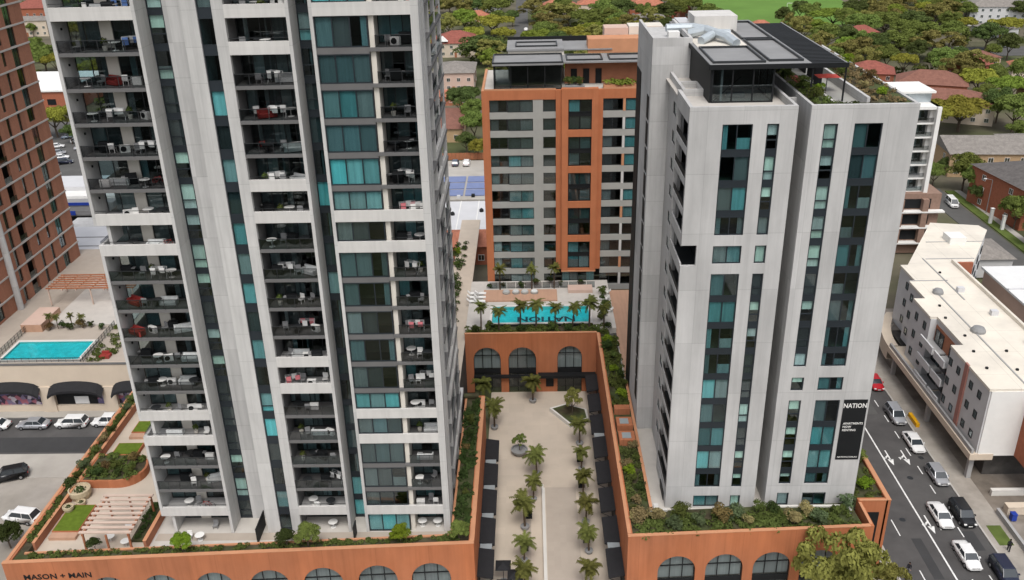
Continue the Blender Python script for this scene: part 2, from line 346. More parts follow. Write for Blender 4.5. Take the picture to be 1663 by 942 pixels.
def text(name, s, size, m, par, loc, rot, ext=.01, bold=.0, align='CENTER', sx=1):
    c = bpy.data.curves.new(name, 'FONT'); c.body = s; c.size = size; c.extrude = ext; c.offset = bold; c.align_x = align; c.resolution_u = 2
    tmp = bpy.data.objects.new('tmp', c); COL.objects.link(tmp)
    me = bpy.data.meshes.new_from_object(tmp.evaluated_get(bpy.context.evaluated_depsgraph_get())); bpy.data.objects.remove(tmp); bpy.data.curves.remove(c)
    me.materials.clear(); me.materials.append(MATS[m]); o = bpy.data.objects.new(name, me); link(o, par, loc); o.rotation_euler = rot; o.scale = (sx, 1, 1); return o
# ------------------------------------------------------------------ foliage meshes
def leafmesh(name, clumps, n_each, size, m, seed, flat=.0, elong=1.0):
    rg = np.random.default_rng(seed); V = []
    for (cx, cy_, cz, rx, ry, rz_) in clumps:
        n = n_each
        d = rg.normal(size=(n, 3)); d /= np.linalg.norm(d, axis=1)[:, None]
        d[:, 2] = np.where(d[:, 2] < -.35, -d[:, 2], d[:, 2])
        rr = rg.uniform(.45, 1.0, n)**.6
        p = d*rr[:, None]*np.array([rx, ry, rz_])+np.array([cx, cy_, cz])
        nrm = d+rg.normal(size=(n, 3))*.55; nrm[:, 2] += flat; nrm /= np.linalg.norm(nrm, axis=1)[:, None]
        a = np.cross(nrm, rg.normal(size=(n, 3))); a /= np.linalg.norm(a, axis=1)[:, None]; b = np.cross(nrm, a)
        s = size*rg.uniform(.6, 1.3, n)[:, None]
        V.append(np.stack([p-a*s*elong-b*s*.35, p+a*s*.2-b*s*.55, p+a*s*elong+b*s*.25, p-a*s*.15+b*s*.6], axis=1).reshape(-1, 3))
    V = np.concatenate(V); nf = len(V)//4
    me = bpy.data.meshes.new(name); me.vertices.add(len(V)); me.vertices.foreach_set('co', V.astype(np.float32).ravel())
    me.loops.add(nf*4); me.loops.foreach_set('vertex_index', np.arange(nf*4, dtype=np.int32))
    me.polygons.add(nf); me.polygons.foreach_set('loop_start', np.arange(0, nf*4, 4, dtype=np.int32)); me.polygons.foreach_set('loop_total', np.full(nf, 4, np.int32))
    me.materials.append(MATS[m]); me.update(calc_edges=True); me.validate(); return me
def crown_clumps(seed, kind):
    rg = random.Random(seed); out = []
    n = {'round': 34, 'open': 26, 'tall': 30, 'wide': 36}[kind]
    for i in range(n):
        a = rg.uniform(0, 6.283); 
        if kind == 'wide': r = rg.uniform(.1, .8); z = .95+.38*math.sqrt(max(0, 1-r*r))*rg.uniform(.35, 1)
        elif kind == 'tall': t = rg.random(); r = rg.uniform(.1, .62)*(1-.55*t); z = .5+1.7*t
        elif kind == 'open': r = rg.uniform(.2, .82); z = .85+.95*rg.random()*math.sqrt(max(.1, 1-r*r))
        else: r = rg.uniform(.1, .74); z = .75+.85*math.sqrt(max(.05, 1-r*r))*rg.uniform(.2, 1)
        s = rg.uniform(.2, .34)*(.85 if kind == 'open' else 1)
        out.append((r*math.cos(a), r*math.sin(a), z, s, s*rg.uniform(.85, 1.15), s*rg.uniform(.6, .85)))
    return out
def trunkmesh(name, seed, h=.95, r=.055, m='trunk', limbs=4):
    rg = random.Random(seed); b = MB(); b.tube((0, 0, -.05), (.02, .01, h*.55), r, r*.72, 8); 
    for k in range(limbs):
        a = k*6.283/limbs+rg.uniform(-.4, .4); l = rg.uniform(.3, .5)
        b.tube((.02, .01, h*.5), (.02+l*math.cos(a), .01+l*math.sin(a), h*.55+rg.uniform(.35, .6)), r*.6, r*.2, 6)
    return b.mesh(name, m)
# ================================================================== setting
def struct(o): o['kind'] = 'structure'; return o
struct(box('ground', -900, 900, -60, 1500, -.6, -.25, 'ground'))
struct(box('main_road', 42, 55, -30, 300, -.3, -.12, 'asphalt'))
struct(box('side_street', 97, 102.6, 150, 217, -.3, -.13, 'asphalt_l'))
struct(box('far_street', -6.5, .5, 380, 640, -.3, -.12, 'asphalt_l'))
struct(box('far_road', 176, 290, 383, 403, -.3, -.12, 'asphalt_l'))
struct(box('cross_street', -140, -57.5, 106.8, 116.5, -.3, -.12, 'asphalt'))
struct(MB().prism([(-56.2, 107.4), (-120, 107.4), (-120, 111.2), (-56.2, 111.2)], -.11, -.105).wob('new_asphalt_strip', 'asphalt_d'))
struct(box('street_footpath', -140, -56, 116.5, 119, -.3, 0, 'concpave'))
struct(box('car_park_apron', -140, -56, 101.2, 106.8, -.3, .02, 'concpave'))
struct(box('car_park', -140, -56, 60, 101.2, -.3, -.05, 'lotbrown'))
struct(box('plaza', -6.4, 10, 55, 122.3, -.3, 0, 'paving'))
struct(box('front_footpath', -60, 38.5, 40, 75, -.35, -.03, 'concpave'))
struct(box('corner_footpath', 38.5, 42, -30, 300, -.3, 0, 'concpave'))
struct(box('kerb', 41.85, 42.02, -30, 300, -.3, .02, 'kerb'))
struct(box('kerb', 54.98, 55.2, -30, 300, -.3, .02, 'kerb'))
struct(box('right_footpath', 55.2, 58.2, -30, 300, -.3, 0, 'dirtypave'))
struct(box('forecourt', 58.2, 110, 40, 150, -.3, -.02, 'stain'))
struct(box('grass_verge', 55.9, 57.6, 86, 89.6, -.02, .04, 'grass'))
struct(box('sports_field', 98, 185, 470, 640, -.3, -.1, 'field'))
struct(box('grass_verge', 103.2, 105.5, 165, 215, -.3, -.05, 'grass'))
struct(box('side_footpath', 105.5, 107, 165, 215, -.3, .0, 'concpave'))
struct(box('rear_parking', -50, 2, 228, 247, -.3, .05, 'concpave'))
struct(box('left_shop_street', -170, -100, 196, 300, -.3, -.12, 'asphalt_l'))
for i, (x, y, a, b_) in enumerate(((43.4, 96, 1.6, 5), (46.5, 84, 1.2, 7), (50.6, 118, 2.0, 6), (53.2, 87, 1.5, 3.5), (45.6, 110, 1.0, 9))): struct(box('asphalt_patch', x-a/2, x+a/2, y-b_/2, y+b_/2, -.121, -.1175, 'asphalt_d' if i % 2 else 'asphalt_l'))
for x, y in ((46.2, 91), (50.4, 99.5), (53.6, 104), (45.2, 79)): struct(MB().lathe([(0, -.1145), (.38, -.1145), (.4, -.12)], 16, (x, y)).wob('manhole_cover', 'dkmetal'))
# painted markings on the main road
mk = MB()
def ln(x, y0, y1, wd=.14): mk.box(x-wd/2, x+wd/2, y0, y1, -.118, -.112)
ln(48.45, 40, 300, .2)
for i in range(40): ln(52.4, 76.0+i*4.2-.9, 76.0+i*4.2+.9)
for i in range(24): ln(44.8, 70+i*9-.0, 70+i*9+3)
for i in range(3): ln(50.2, 78+i*5.5, 80.5+i*5.5)
struct(mk.wob('lane_markings', 'paint'))
for ax, ay in ((49.3, 104.2), (51.5, 104.2), (49.2, 90.2)):
    b = MB(); b.box(-.09, .09, -1.6, .7, 0, .006).quad((-.42, .5, .006), (.42, .5, .006), (0, 1.9, .006)).quad((.09, -.5, .006), (.09, -.15, .006), (.55, .35, .006), (.7, .12, .006)).quad((.42, .0, .006), (.95, .05, .006), (.85, .65, .006))
    o = struct(b.ob('road_arrow', 'paint', None, (ax, ay, -.117), math.pi))

# ================================================================== left tower
FH = 3.08
def zk(k): return 12.0+FH*k
KT = 20; YF = 78.4
LT = thing('apartment_tower', (-25, 88, 9.2), 'tall pale concrete apartment tower with three columns of balconies at left', 'building')
def cbox(n, x0, x1, y0, y1, z0, z1, m, par=LT): return box(n, x0, x1, y0, y1, z0, z1, m, par)
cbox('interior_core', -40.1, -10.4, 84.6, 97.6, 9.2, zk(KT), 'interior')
for k in range(-1, KT+1):
    cbox('floor_slab', -40.3, -9.95, 81.15, 84.6, zk(k)-.3, zk(k), 'intfloor')
    for xw in (-33.15, -29.0, -22.9, -19.2, -13.2): cbox('partition_wall', xw-.08, xw+.08, 81.2, 84.6, zk(k), zk(k)+FH-.3, 'plaster') if k < KT else None
B1, B2, B3 = (17, 11, 10, 4, 3, 0), (17, 16, 12, 11, 6, 5, 0), (17, 11, 10, 4, 3, 0)
RAIL = {}
def balustrade(par, x0, x1, y, z, n, h=1.02):
    box('handrail', x0, x1, y-.03, y+.03, z+h, z+h+.05, 'dkmetal', par)
    wd = (x1-x0)/n
    for i in range(n): box('balustrade_panel', x0+i*wd+.03, x0+(i+1)*wd-.03, y-.012, y+.012, z+.06, z+h-.01, 'balglass', par)
    for i in range(n+1): xx = min(max(x0+i*wd, x0+.03), x1-.03); box('balustrade_post', xx-.025, xx+.025, y-.025, y+.025, z, z+h, 'dkmetal', par)
rr = random.Random(5)
def doors(par, x, y, z, w_, n, h=2.35, dark=.4):
    cu = [rr.choice(['c', 'l', 'r', 'b', None, None, 'd', 'd']) for _ in range(n)]
    return win(par, x, y, z, w_, h, n, 'g_dark' if rr.random() < dark else 'g_deep', cu, name='sliding_door')
# frame 1 (left column of balconies)
x0, x1 = -40.65, -33.0
cbox('concrete_fin', x1-.3, x1, YF, 81.15, 9.2, zk(KT), 'conc')
segs = [(0, 3), (4, 10), (11, 17), (17, KT)]
for a, b in segs:
    zt = zk(b)+(.72 if b in B1 else 0)
    za = zk(a)-.38
    cbox('concrete_column', x0, x0+.3, YF, 81.15, za, zt if b != 17 or a != 17 else zt, 'conc') if not (a == 17) else cbox('concrete_column', x0, x0+.3, YF, 81.15, zk(17)+.72, zk(KT), 'conc')
for a, b in ((-1, 0), (3, 4), (10, 11)):
    z0_ = 9.2 if a < 0 else zk(a)+.72
    cbox('concrete_column', x0+1.0, x0+1.3, YF+.25, 81.15, z0_, zk(b)-.38, 'conc')
for k in range(-1, KT):
    z = zk(k) if k >= 0 else 9.2
    h = (zk(k+1)-.3)-z
    if k >= 0:
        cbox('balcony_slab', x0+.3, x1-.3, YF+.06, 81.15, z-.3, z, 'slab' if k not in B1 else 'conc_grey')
    if k in B1:
        cbox('spandrel_beam', x0+(.3 if k not in (3, 10) else .0), x1-.3, YF-.004, YF+.24, z-.38, z+.72, 'conc_warm')
        cbox('handrail', x0+.35, x1-.35, YF+.1, YF+.14, z+.98, z+1.03, 'dkmetal')
        if k in (3, 10): box('balustrade_panel', x0+.06, x0+.08, YF+.3, 80.9, z+.1, z+1.0, 'balglass', LT)
    elif k >= 0: balustrade(LT, x0+.32, x1-.32, YF+.16, z, 6)
    doors(LT, -40.3, 81.1, z+.02, 2.8, 2, h-.05)
    cbox('pillar_panel', -37.48, -36.4, 80.98, 81.18, z, zk(k+1)-.3, 'cream')
    doors(LT, -36.38, 81.1, z+.02, 3.05, 2, h-.05, .7)
    cbox('wall_lamp', x0+.3, x0+.42, 79.8, 79.95, z+1.75, z+1.95, 'black') if k >= 0 and k not in (3, 10) else None
# recess 1 with strip window
cbox('recess_wall', -31.6, -29.2, 80.9, 81.2, 9.2, zk(KT), 'conc_grey')
for k in range(-1, KT):
    z = zk(k) if k >= 0 else 9.3
    h = zk(k+1)-z
    cbox('spandrel_panel', -33.0, -31.6, 80.98, 81.12, z-.28, z+.18, 'navyframe')
    p = rr.random()
    gl = ('g_mint', 'g_mint') if p < .34 else (('g_dark', 'g_mint') if p < .62 else (('g_mint', 'g_dark') if p < .72 else ('g_dark', 'g_dark')))
    cu = {('g_mint', 'g_mint'): 'b', ('g_dark', 'g_mint'): 't', ('g_mint', 'g_dark'): 'u', ('g_dark', 'g_dark'): 'd'}[gl]
    win(LT, -33.0, 81.0, z+.18, 1.4, h-.46, 1, gl, [cu], rows=.36, fm='navyframe', ft=.1)
# block 2
cbox('concrete_pier', -29.2, -27.8, YF, 81.2, 9.2, zk(KT), 'conc')
cbox('concrete_pier', -26.5, -25.5, YF, YF+.45, 9.2, zk(KT), 'conc')
cbox('concrete_pier', -26.5, -25.5, YF+.45, 81.15, 9.2, zk(KT), 'slab')
for k in range(-1, KT):
    z = zk(k) if k >= 0 else 9.2; h = zk(k+1)-z
    cbox('spandrel_panel', -27.8, -26.5, YF+.2, YF+.32, z-.34, z+.42, 'navyframe')
    p = rr.random()
    g_, c_ = ('g_cyan', 'b') if p < .4 else (('g_teal', 'b') if p < .52 else (('g_deep', 'd') if p < .75 else ('g_deep', None)))
    win(LT, -27.8, YF+.24, z+.42, 1.3, h-.76, 1, g_, [c_], rows=(.3 if rr.random() < .5 else None), fm='navyframe', ft=.09)
cbox('concrete_fin', -20.3, -20.0, YF, 81.15, 9.2, zk(KT), 'conc')
for k in range(-1, KT):
    z = zk(k) if k >= 0 else 9.2; h = (zk(k+1)-.3)-z
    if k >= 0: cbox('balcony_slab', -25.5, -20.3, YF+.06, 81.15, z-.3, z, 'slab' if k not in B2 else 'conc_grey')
    if k in B2:
        cbox('spandrel_beam', -25.5, -20.3, YF-.004, YF+.24, z-.38, z+.72, 'conc_warm')
        cbox('handrail', -25.45, -20.35, YF+.1, YF+.14, z+.98, z+1.03, 'dkmetal')
    elif k >= 0: balustrade(LT, -25.48, -20.32, YF+.16, z, 4)
    doors(LT, -25.45, 81.1, z+.02, 5.15, 5, h-.05, .6)
# recess 2
for k in range(-1, KT):
    z = zk(k) if k >= 0 else 9.2; h = zk(k+1)-z
    cbox('spandrel_panel', -20.0, -18.35, 81.0, 81.14, z-.3, z+.25, 'navyframe')
    p = rr.random(); g_, c_ = ('g_cyan', 'b') if p < .3 else (('g_teal', 'c') if p < .45 else ('g_deep', None)) if p < .5 else (('g_deep', 'd') if p < .7 else ('g_deep', None))
    win(LT, -20.0, 81.02, z+.25, 1.65, h-.55, 1, g_, [c_], rows=(.4 if rr.random() < .3 else None), fm='navyframe', ft=.09)
# block 3
cbox('concrete_fin', -18.35, -18.05, YF, 81.2, 9.2, zk(KT), 'conc')
cbox('concrete_column', -9.8, -9.1, YF, 79.7, 9.2, zk(KT), 'conc')
cbox('side_wall', -13.45, -13.0, YF+.35, 80.8, 9.2, zk(KT), 'cream')
for k in range(-1, KT):
    z = zk(k) if k >= 0 else 9.2; zt = zk(k+1)
    if k in B3: cbox('spandrel_beam', -18.05, -9.8, YF-.004, YF+.24, z-.38, z+.72, 'conc_warm')
    zb_ = z+.72 if k in B3 else z+.06
    top = zt-.38 if (k+1) in B3 else zt-.5
    if k >= 0 and k not in B3: cbox('spandrel_panel', -18.05, -13.5, YF+.16, YF+.3, z-.5, z+.06, 'slab')
    if k >= 0: cbox('balcony_slab', -13.5, -9.8, YF+.04, 81, z-.3, z, 'slab')
    p = rr.random()
    if p < .2: gl, cu = 'g_cyan', ['b']*3
    elif p < .45: gl, cu = 'g_teal', [rr.choice('bbbc')]*3
    elif p < .6: gl, cu = 'g_deep', ['b', rr.choice(['c', None]), rr.choice('rd')]
    elif p < .8: gl, cu = 'g_deep', ['c', 'c', 'c']
    else: gl, cu = 'g_dark', ['b', 'd', rr.choice(['u', None])]
    win(LT, -18.05, YF+.2, zb_, 4.55, top-zb_, 3, gl, cu, fm='navyframe', ft=.1)
    if k in B3: cbox('handrail', -13.0, -9.85, YF+.1, YF+.14, z+.98, z+1.03, 'dkmetal')
    elif k >= 0: balustrade(LT, -12.98, -9.82, YF+.14, z, 3)
    win(LT, -13.0, 80.9, z+.02, 3.2, zt-.33-z, 3, rr.choice(['g_teal', 'g_deep', 'g_dark']), [rr.choice(['b', 'c', None, 'd']) for _ in range(3)], name='sliding_door')
# right side of the tower (facing the courtyard)
for ya, yb in ((80.2, 81.0), (81.5, 82.7)): cbox('concrete_pier', -9.7, -9.1, ya, yb, 9.2, zk(KT), 'conc')
cbox('recess_panel', -9.9, -9.72, 79.7, 82.7, 9.2, zk(KT), 'slab')
cbox('concrete_pier', -9.5, -9.1, 86.0, 86.5, 9.2, zk(KT), 'conc'); cbox('concrete_pier', -9.5, -9.1, 97.4, 98.0, 9.2, zk(KT), 'conc')
cbox('concrete_pier', -9.5, -9.1, 91.8, 92.2, 9.2, zk(KT), 'conc')
for k in range(-1, KT):
    z = zk(k) if k >= 0 else 9.2
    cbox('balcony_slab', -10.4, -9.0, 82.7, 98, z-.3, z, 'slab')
    win(LT, -10.35, 82.8, z+.05, 3.1, 2.6, 2, rr.choice(['g_teal', 'g_dark', 'g_deep']), [rr.choice('bcd'), None], rz=R(90))
    win(LT, -10.35, 86.6, z+.05, 10.6, 2.6, 5, rr.choice(['g_teal', 'g_dark', 'g_deep']), [rr.choice(['b', 'c', 'd', None]) for _ in range(5)], rz=R(90))
    if k in (17, 12, 11, 10, 4, 3, 0): cbox('spandrel_beam', -9.36, -9.08, 86.5, 97.4, z-.38, z+.72, 'conc_warm')
    elif k >= 0: cbox('balustrade_panel', -9.2, -9.18, 86.6, 97.3, z+.05, z+1.02, 'balglass'); cbox('handrail', -9.22, -9.16, 86.5, 97.4, z+1.02, z+1.07, 'dkmetal')
cbox('roof_slab', -40.65, -9.1, YF, 98, zk(KT), zk(KT)+.4, 'conc')
cbox('privacy_screen', -29.95, -29.85, 76.6, 79.8, 9.2, 11.2, 'black'); cbox('privacy_screen', -19.5, -19.4, 76.9, 78.3, 9.2, 11.0, 'black')

# ================================================================== right tower
YR = 82.1
RT = thing('apartment_tower', (25, 96, 9.2), 'pale concrete apartment tower with black banner and rooftop pergola at right', 'building')
def rbox(n, x0, x1, y0, y1, z0, z1, m, par=RT): return box(n, x0, x1, y0, y1, z0, z1, m, par)
FR = 3.02
def rz_(k): return 8.05+FR*k     # floor levels: k=14 is 50.33
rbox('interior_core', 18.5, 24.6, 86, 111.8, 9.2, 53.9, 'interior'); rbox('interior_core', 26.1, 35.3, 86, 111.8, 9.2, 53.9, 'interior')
for k in range(1, 15):
    rbox('floor_slab', 16.9, 24.4, 82.6, 86, rz_(k)-.22, rz_(k), 'intfloor'); rbox('floor_slab', 26.3, 35.3, 82.6, 86, rz_(k)-.22, rz_(k), 'intfloor')
    for xw in (21.3, 29.2, 34): rbox('partition_wall', xw-.06, xw+.06, 82.7, 86, rz_(k), rz_(k)+FR-.22, 'plaster')
rbox('wall_pier', 16.3, 17.9, YR, YR+.4, 9.2, 54.75, 'conc_rt')
rbox('wall_pier', 14.8, 16.3, YR, YR+.4, 9.2, 38.9, 'conc_rt'); rbox('wall_pier', 14.8, 16.3, YR, YR+.4, 41.1, 54.75, 'conc_rt')
rbox('wall_pier', 20.7, 22.0, YR, YR+.4, 9.2, 54.75, 'conc_rt'); rbox('wall_pier', 23.1, 24.7, YR, YR+.4, 9.2, 54.75, 'conc_rt')
rbox('wall_pier', 25.9, 27.2, YR, YR+.4, 9.2, 54.75, 'conc_rt'); rbox('wall_pier', 28.5, 30.0, YR, YR+.4, 9.2, 54.75, 'conc_rt'); rbox('wall_pier', 32.6, 35.7, YR, YR+.4, 9.2, 54.75, 'conc_rt')
for xa, xb, gaps in ((17.9, 20.7, ((9.2, 9.3), (10.85, 12.0), (38.0-0, 39.1), (41.0, 42.1), (53.1, 54.75))), (22.0, 23.1, ((9.2, 9.3), (10.85, 12.0), (38.0, 39.1), (41.0, 42.1), (53.1, 54.75))),
                     (27.2, 28.5, ((9.2, 9.4), (11.15, 12.35), (23.2, 24.4), (26.0, 27.3), (53.0, 54.75))), (30.0, 32.6, ((9.2, 9.4), (11.15, 12.35), (23.2, 24.4), (26.0, 27.3), (53.0, 54.75)))):
    for a, b in gaps: rbox('wall_spandrel', xa, xb, YR, YR+.4, a, b, 'conc_rt')
    wide = xb-xa > 2
    runs = [(gaps[i][1], gaps[i+1][0]) for i in range(len(gaps)-1)]
    for a, b in runs:
        ks = [k for k in range(1, 16) if a+.7 < rz_(k) < b-.7]
        zs = [a]+[rz_(k) for k in ks]+[b]
        for i in range(len(zs)-1):
            lo = zs[i]+(.25 if i else 0); hi = zs[i+1]-(.28 if i < len(zs)-2 else 0)
            if i: rbox('spandrel_panel', xa, xb, YR+.14, YR+.24, zs[i]-.28, zs[i]+.25, 'navyframe')
            p = rr.random()
            if wide:
                cu = ['b', 'b'] if p < .3 else rr.choice([['c', None], [None, 'c'], ['l', 'r'], ['u', None], ['c', 'r'], ['d', 'c'], ['l', 'u']])
                win(RT, xa, YR+.17, lo, xb-xa, hi-lo, 2, 'g_cyan' if p < .16 else ('g_teal' if p < .6 else 'g_deep'), cu, fm='navyframe', ft=.1)
            else:
                gl = rr.choice([('g_mint', 'g_mint'), ('g_dark', 'g_mint'), ('g_mint', 'g_mint'), ('g_dark', 'g_dark'), ('g_dark', 'g_mint')])
                cu = {('g_mint', 'g_mint'): 'b', ('g_dark', 'g_mint'): 't', ('g_dark', 'g_dark'): 'd'}[gl]
                win(RT, xa, YR+.17, lo, xb-xa, hi-lo, 1, gl, [cu], rows=.38 if hi-lo > 2 else None, gls=None if hi-lo > 2 else ['g_mint'], fm='navyframe', ft=.12)
# left side: balcony openings next to the corner, then a column of small windows
rbox('wall_pier', 14.8, 15.15, 89.1, 89.5, 9.2, 54.75, 'conc_rt'); rbox('wall_pier', 14.8, 14.95, YR+.4, 82.6, 9.2, 38.9, 'conc_rt'); rbox('wall_pier', 14.8, 14.95, YR+.4, 82.6, 41.1, 54.75, 'conc_rt')
rbox('wall_spandrel', 14.8, 15.15, 82.6, 89.1, 53.1, 54.75, 'conc_rt'); rbox('wall_spandrel', 14.8, 14.95, 82.6, 89.1, 9.2, 10.4, 'conc_rt')
rbox('balcony_wall', 16.9, 17.1, 82.6, 89.4, 9.2, 54, 'dkmetal')
for k in range(1, 15):
    z = rz_(k)
    rbox('balcony_slab', 15.15, 16.9, 82.5, 89.4, z-.2, z, 'dkmetal')
    if k in (10, 11): rbox('wall_spandrel', 14.8, 14.95, 82.5 if k == 10 else 82.6, 89.1, z-.4, z+.8, 'conc_rt')
    else:
        rbox('wall_spandrel', 14.8, 14.92, 82.6, 89.1, z-.3, z+.42, 'conc_grey'); rbox('balustrade_panel', 14.84, 14.87, 82.62, 89.08, z+.42, z+1.05, 'black')
    win(RT, 16.88, 88.8, z+.02, 5.6, 2.3, 4, 'g_dark', None, rz=R(-90), name='sliding_door', fm='black')
rbox('wall_pier', 15.3, 15.6, 89.5, 92.6, 9.2, 54.75, 'conc_rt'); rbox('wall_pier', 15.3, 15.6, 94.8, 98.0, 9.2, 54.75, 'conc_rt')
rbox('wall_backing', 16.3, 16.5, 89.5, 98, 9.2, 54, 'interior')
for k in range(1, 15):
    z = rz_(k); rbox('wall_spandrel', 15.3, 15.6, 92.6, 94.8, z-.9 if k > 1 else 9.2, z+.75, 'conc_rt')
    win(RT, 15.42, 94.8, z+.75, 2.2, FR-1.65, 1, 'g_dark', None, rz=R(-90), ft=.12)
rbox('wall_spandrel', 15.3, 15.6, 92.6, 94.8, rz_(14)+FR-.9, 54.75, 'conc_rt')
# core, gap between the two slabs, right wall
rbox('lift_core', 13.3, 17.5, 98.0, 111, 9.2, 57.4, 'conc_grey')
for k in range(2, 15): rbox('core_louvre', 13.24, 13.3, 99.0, 100.6, rz_(k)-1.1, rz_(k)+1.5, 'black')
rbox('core_louvre', 13.22, 13.28, 106.5, 110.5, 9.4, 53, 'black')
rbox('core_parapet', 13.3, 13.6, 98.0, 111, 57.4, 58.3, 'conc_rt'); rbox('core_parapet', 13.6, 17.5, 98.0, 98.3, 57.4, 58.3, 'conc_rt'); rbox('core_parapet', 17.2, 17.5, 98.3, 111, 57.4, 58.3, 'conc_rt')
rbox('garage_door', 14.72, 14.8, 83.4, 86.0, 9.25, 10.3, 'black')
rbox('gap_wall', 24.7, 25.9, 87.0, 87.4, 9.2, 54.3, 'conc_grey'); rbox('side_wall', 24.4, 24.7, YR+.4, 112, 9.2, 54.75, 'conc_rt'); rbox('side_wall', 25.9, 26.2, YR+.4, 112, 9.2, 54.75, 'conc_grey'); rbox('side_wall', 35.4, 35.7, YR+.4, 112, 9.2, 54.75, 'conc_rt')
rbox('roof_deck', 14.9, 24.4, YR+.4, 112, 53.9, 54.06, 'deckpale'); rbox('roof_deck', 26.2, 35.4, YR+.4, 112, 53.9, 54.06, 'deckpale')
rbox('parapet', 15.6, 17.6, 89.5, 89.8, 54.06, 54.72, 'conc_rt'); rbox('parapet', 17.3, 17.6, 89.8, 93.2, 54.06, 54.72, 'conc_rt')
rbox('parapet', 15.6, 17.3, 93.2, 93.5, 54.06, 54.7, 'conc_rt'); 
rbox('banner', 33.0, 35.5, YR-.05, YR-.02, 15.6, 23.25, 'black')
tr = (R(90), 0, 0)
text('banner_lettering', 'NATION', .78, 'white', RT, (34.25, YR-.06, 22.25), tr, .004, .016, sx=.82)
for i, s_ in enumerate(('APARTMENTS', 'NOW', 'RENTING')): text('banner_lettering', s_, .36, 'white', RT, (33.25, YR-.06, 20.15-i*.42), tr, .004, .006, 'LEFT', .95)
text('banner_lettering', 'NATION.COM.AU', .27, 'white', RT, (34.25, YR-.06, 15.85), tr, .004, .004)
# rooftop pavilion and pergola
zr = 57.7
rbox('pavilion_roof', 17.2, 26.8, 86.2, 113, zr-.25, zr, 'membrane')
for xa, xb, ya, yb in ((17.6, 22.6, 87, 95), (23.0, 26.3, 87.5, 99), (23.0, 26.3, 99.6, 111)): 
    b = MB(); t = .14
    b.box(xa, xb, ya, ya+t, zr, zr+.22).box(xa, xb, yb-t, yb, zr, zr+.22).box(xa, xa+t, ya+t, yb-t, zr, zr+.22).box(xb-t, xb, ya+t, yb-t, zr, zr+.22); b.wob('roof_upstand', 'dkmetal', RT)
rbox('pavilion_fascia', 17.15, 30.15, 86.1, 86.2, zr-.4, zr+.05, 'black'); rbox('pavilion_fascia', 17.1, 17.2, 86.2, 98, zr-.4, zr+.05, 'black')
rbox('pavilion_side', 17.35, 17.5, 86.5, 97.9, 54.06, zr-.25, 'black')
win(RT, 17.5, 86.5, 54.06, 5.9, zr-.3-54.06, 3, 'g_dark', None, fm='black', ft=.14, name='pavilion_glazing')
win(RT, 23.4, 86.5, 54.06, 8, zr-.3-54.06, 3, 'g_dark', None, rz=R(90), fm='black', ft=.14, name='pavilion_glazing')
rbox('pavilion_backing', 17.6, 23.3, 92, 92.2, 54.06, zr-.3, 'interior'); rbox('pavilion_backing', 18.4, 18.6, 86.7, 92, 54.06, zr-.3, 'plaster')
rbox('sofa', 19.4, 21.2, 88.5, 89.2, 54.06, 54.5, 'grey')
b = MB(); b.quad((17.55, 86.62, 54.1), (17.75, 86.62, 54.1), (21.0, 89.4, 55.9), (20.8, 89.4, 55.9)); b.wob('awning_arm', 'black', RT)
for i in range(34): rbox('pergola_slat', 26.85, 30.0, 86.5+i*.71, 86.92+i*.71, zr-.12, zr-.02, 'black')
rbox('pergola_beam', 30.0, 30.15, 86.2, 110.8, zr-.3, zr, 'grey')
for px_, py_ in ((30.0, 86.3), (26.9, 86.3), (30.0, 98), (30.0, 110), (26.9, 98)): rbox('pergola_post', px_-.07, px_+.07, py_-.07, py_+.07, 54.06, zr-.3, 'black')
rbox('pergola_screen', 29.2, 30.0, 93, 93.15, 54.06, 56.6, 'black'); 
for py_ in (95, 99): rbox('pergola_screen', 30.02, 30.1, py_, py_+2.8, 54.06, 57, 'black')
# galvanised ductwork and white plant box on the core roof
def duct(path, wd, nm='duct'):
    b = MB()
    for a, c in zip(path, path[1:]): b.tube(a, c, wd, wd, 8)
    return b.wob(nm, 'galv', RT)
duct([(18.2, 97, 58.1), (19.6, 98.5, 58.5), (20.4, 101, 58.2), (22.0, 101.3, 58.1)], .45); duct([(17.6, 101, 58.2), (19.3, 100.3, 58.7), (21.0, 97.2, 58.4), (21.6, 95.6, 58.0)], .5); duct([(15.5, 104, 58.4), (18.5, 104.3, 58.4), (20.0, 103, 58.3)], .42)
rbox('plant_box', 15.1, 16.3, 99.2, 100.3, 57.4, 58.7, 'white'); rbox('plant_room', 18.8, 23.6, 105, 109.5, zr, 59.4, 'conc_warm'); rbox('plant_deck', 17.6, 22.8, 95.5, 105, zr, zr+.06, 'cream'); rbox('roof_hatch', 17.6, 19.0, 108, 112, zr, zr+.6, 'metalroof')
# roof garden on the right slab
rbox('garden_bed', 26.2, 28.4, 82.6, 104, 54.06, 54.5, 'soil'); rbox('garden_bed', 31.8, 35.4, 82.6, 111, 54.06, 54.6, 'soil'); rbox('garden_wall', 31.5, 31.8, 84, 111, 54.06, 54.95, 'conc_rt'); rbox('garden_wall', 28.4, 28.6, 83.6, 90, 54.06, 54.6, 'conc_warm')
rbox('garden_path', 28.6, 31.5, 84, 111, 54.065, 54.08, 'spand_cb'); rbox('garden_bed', 28.4, 31.8, 82.6, 83.6, 54.06, 54.55, 'soil')
rbox('red_paving', 27.4, 28.3, 92, 96, 54.505, 54.53, 'red')

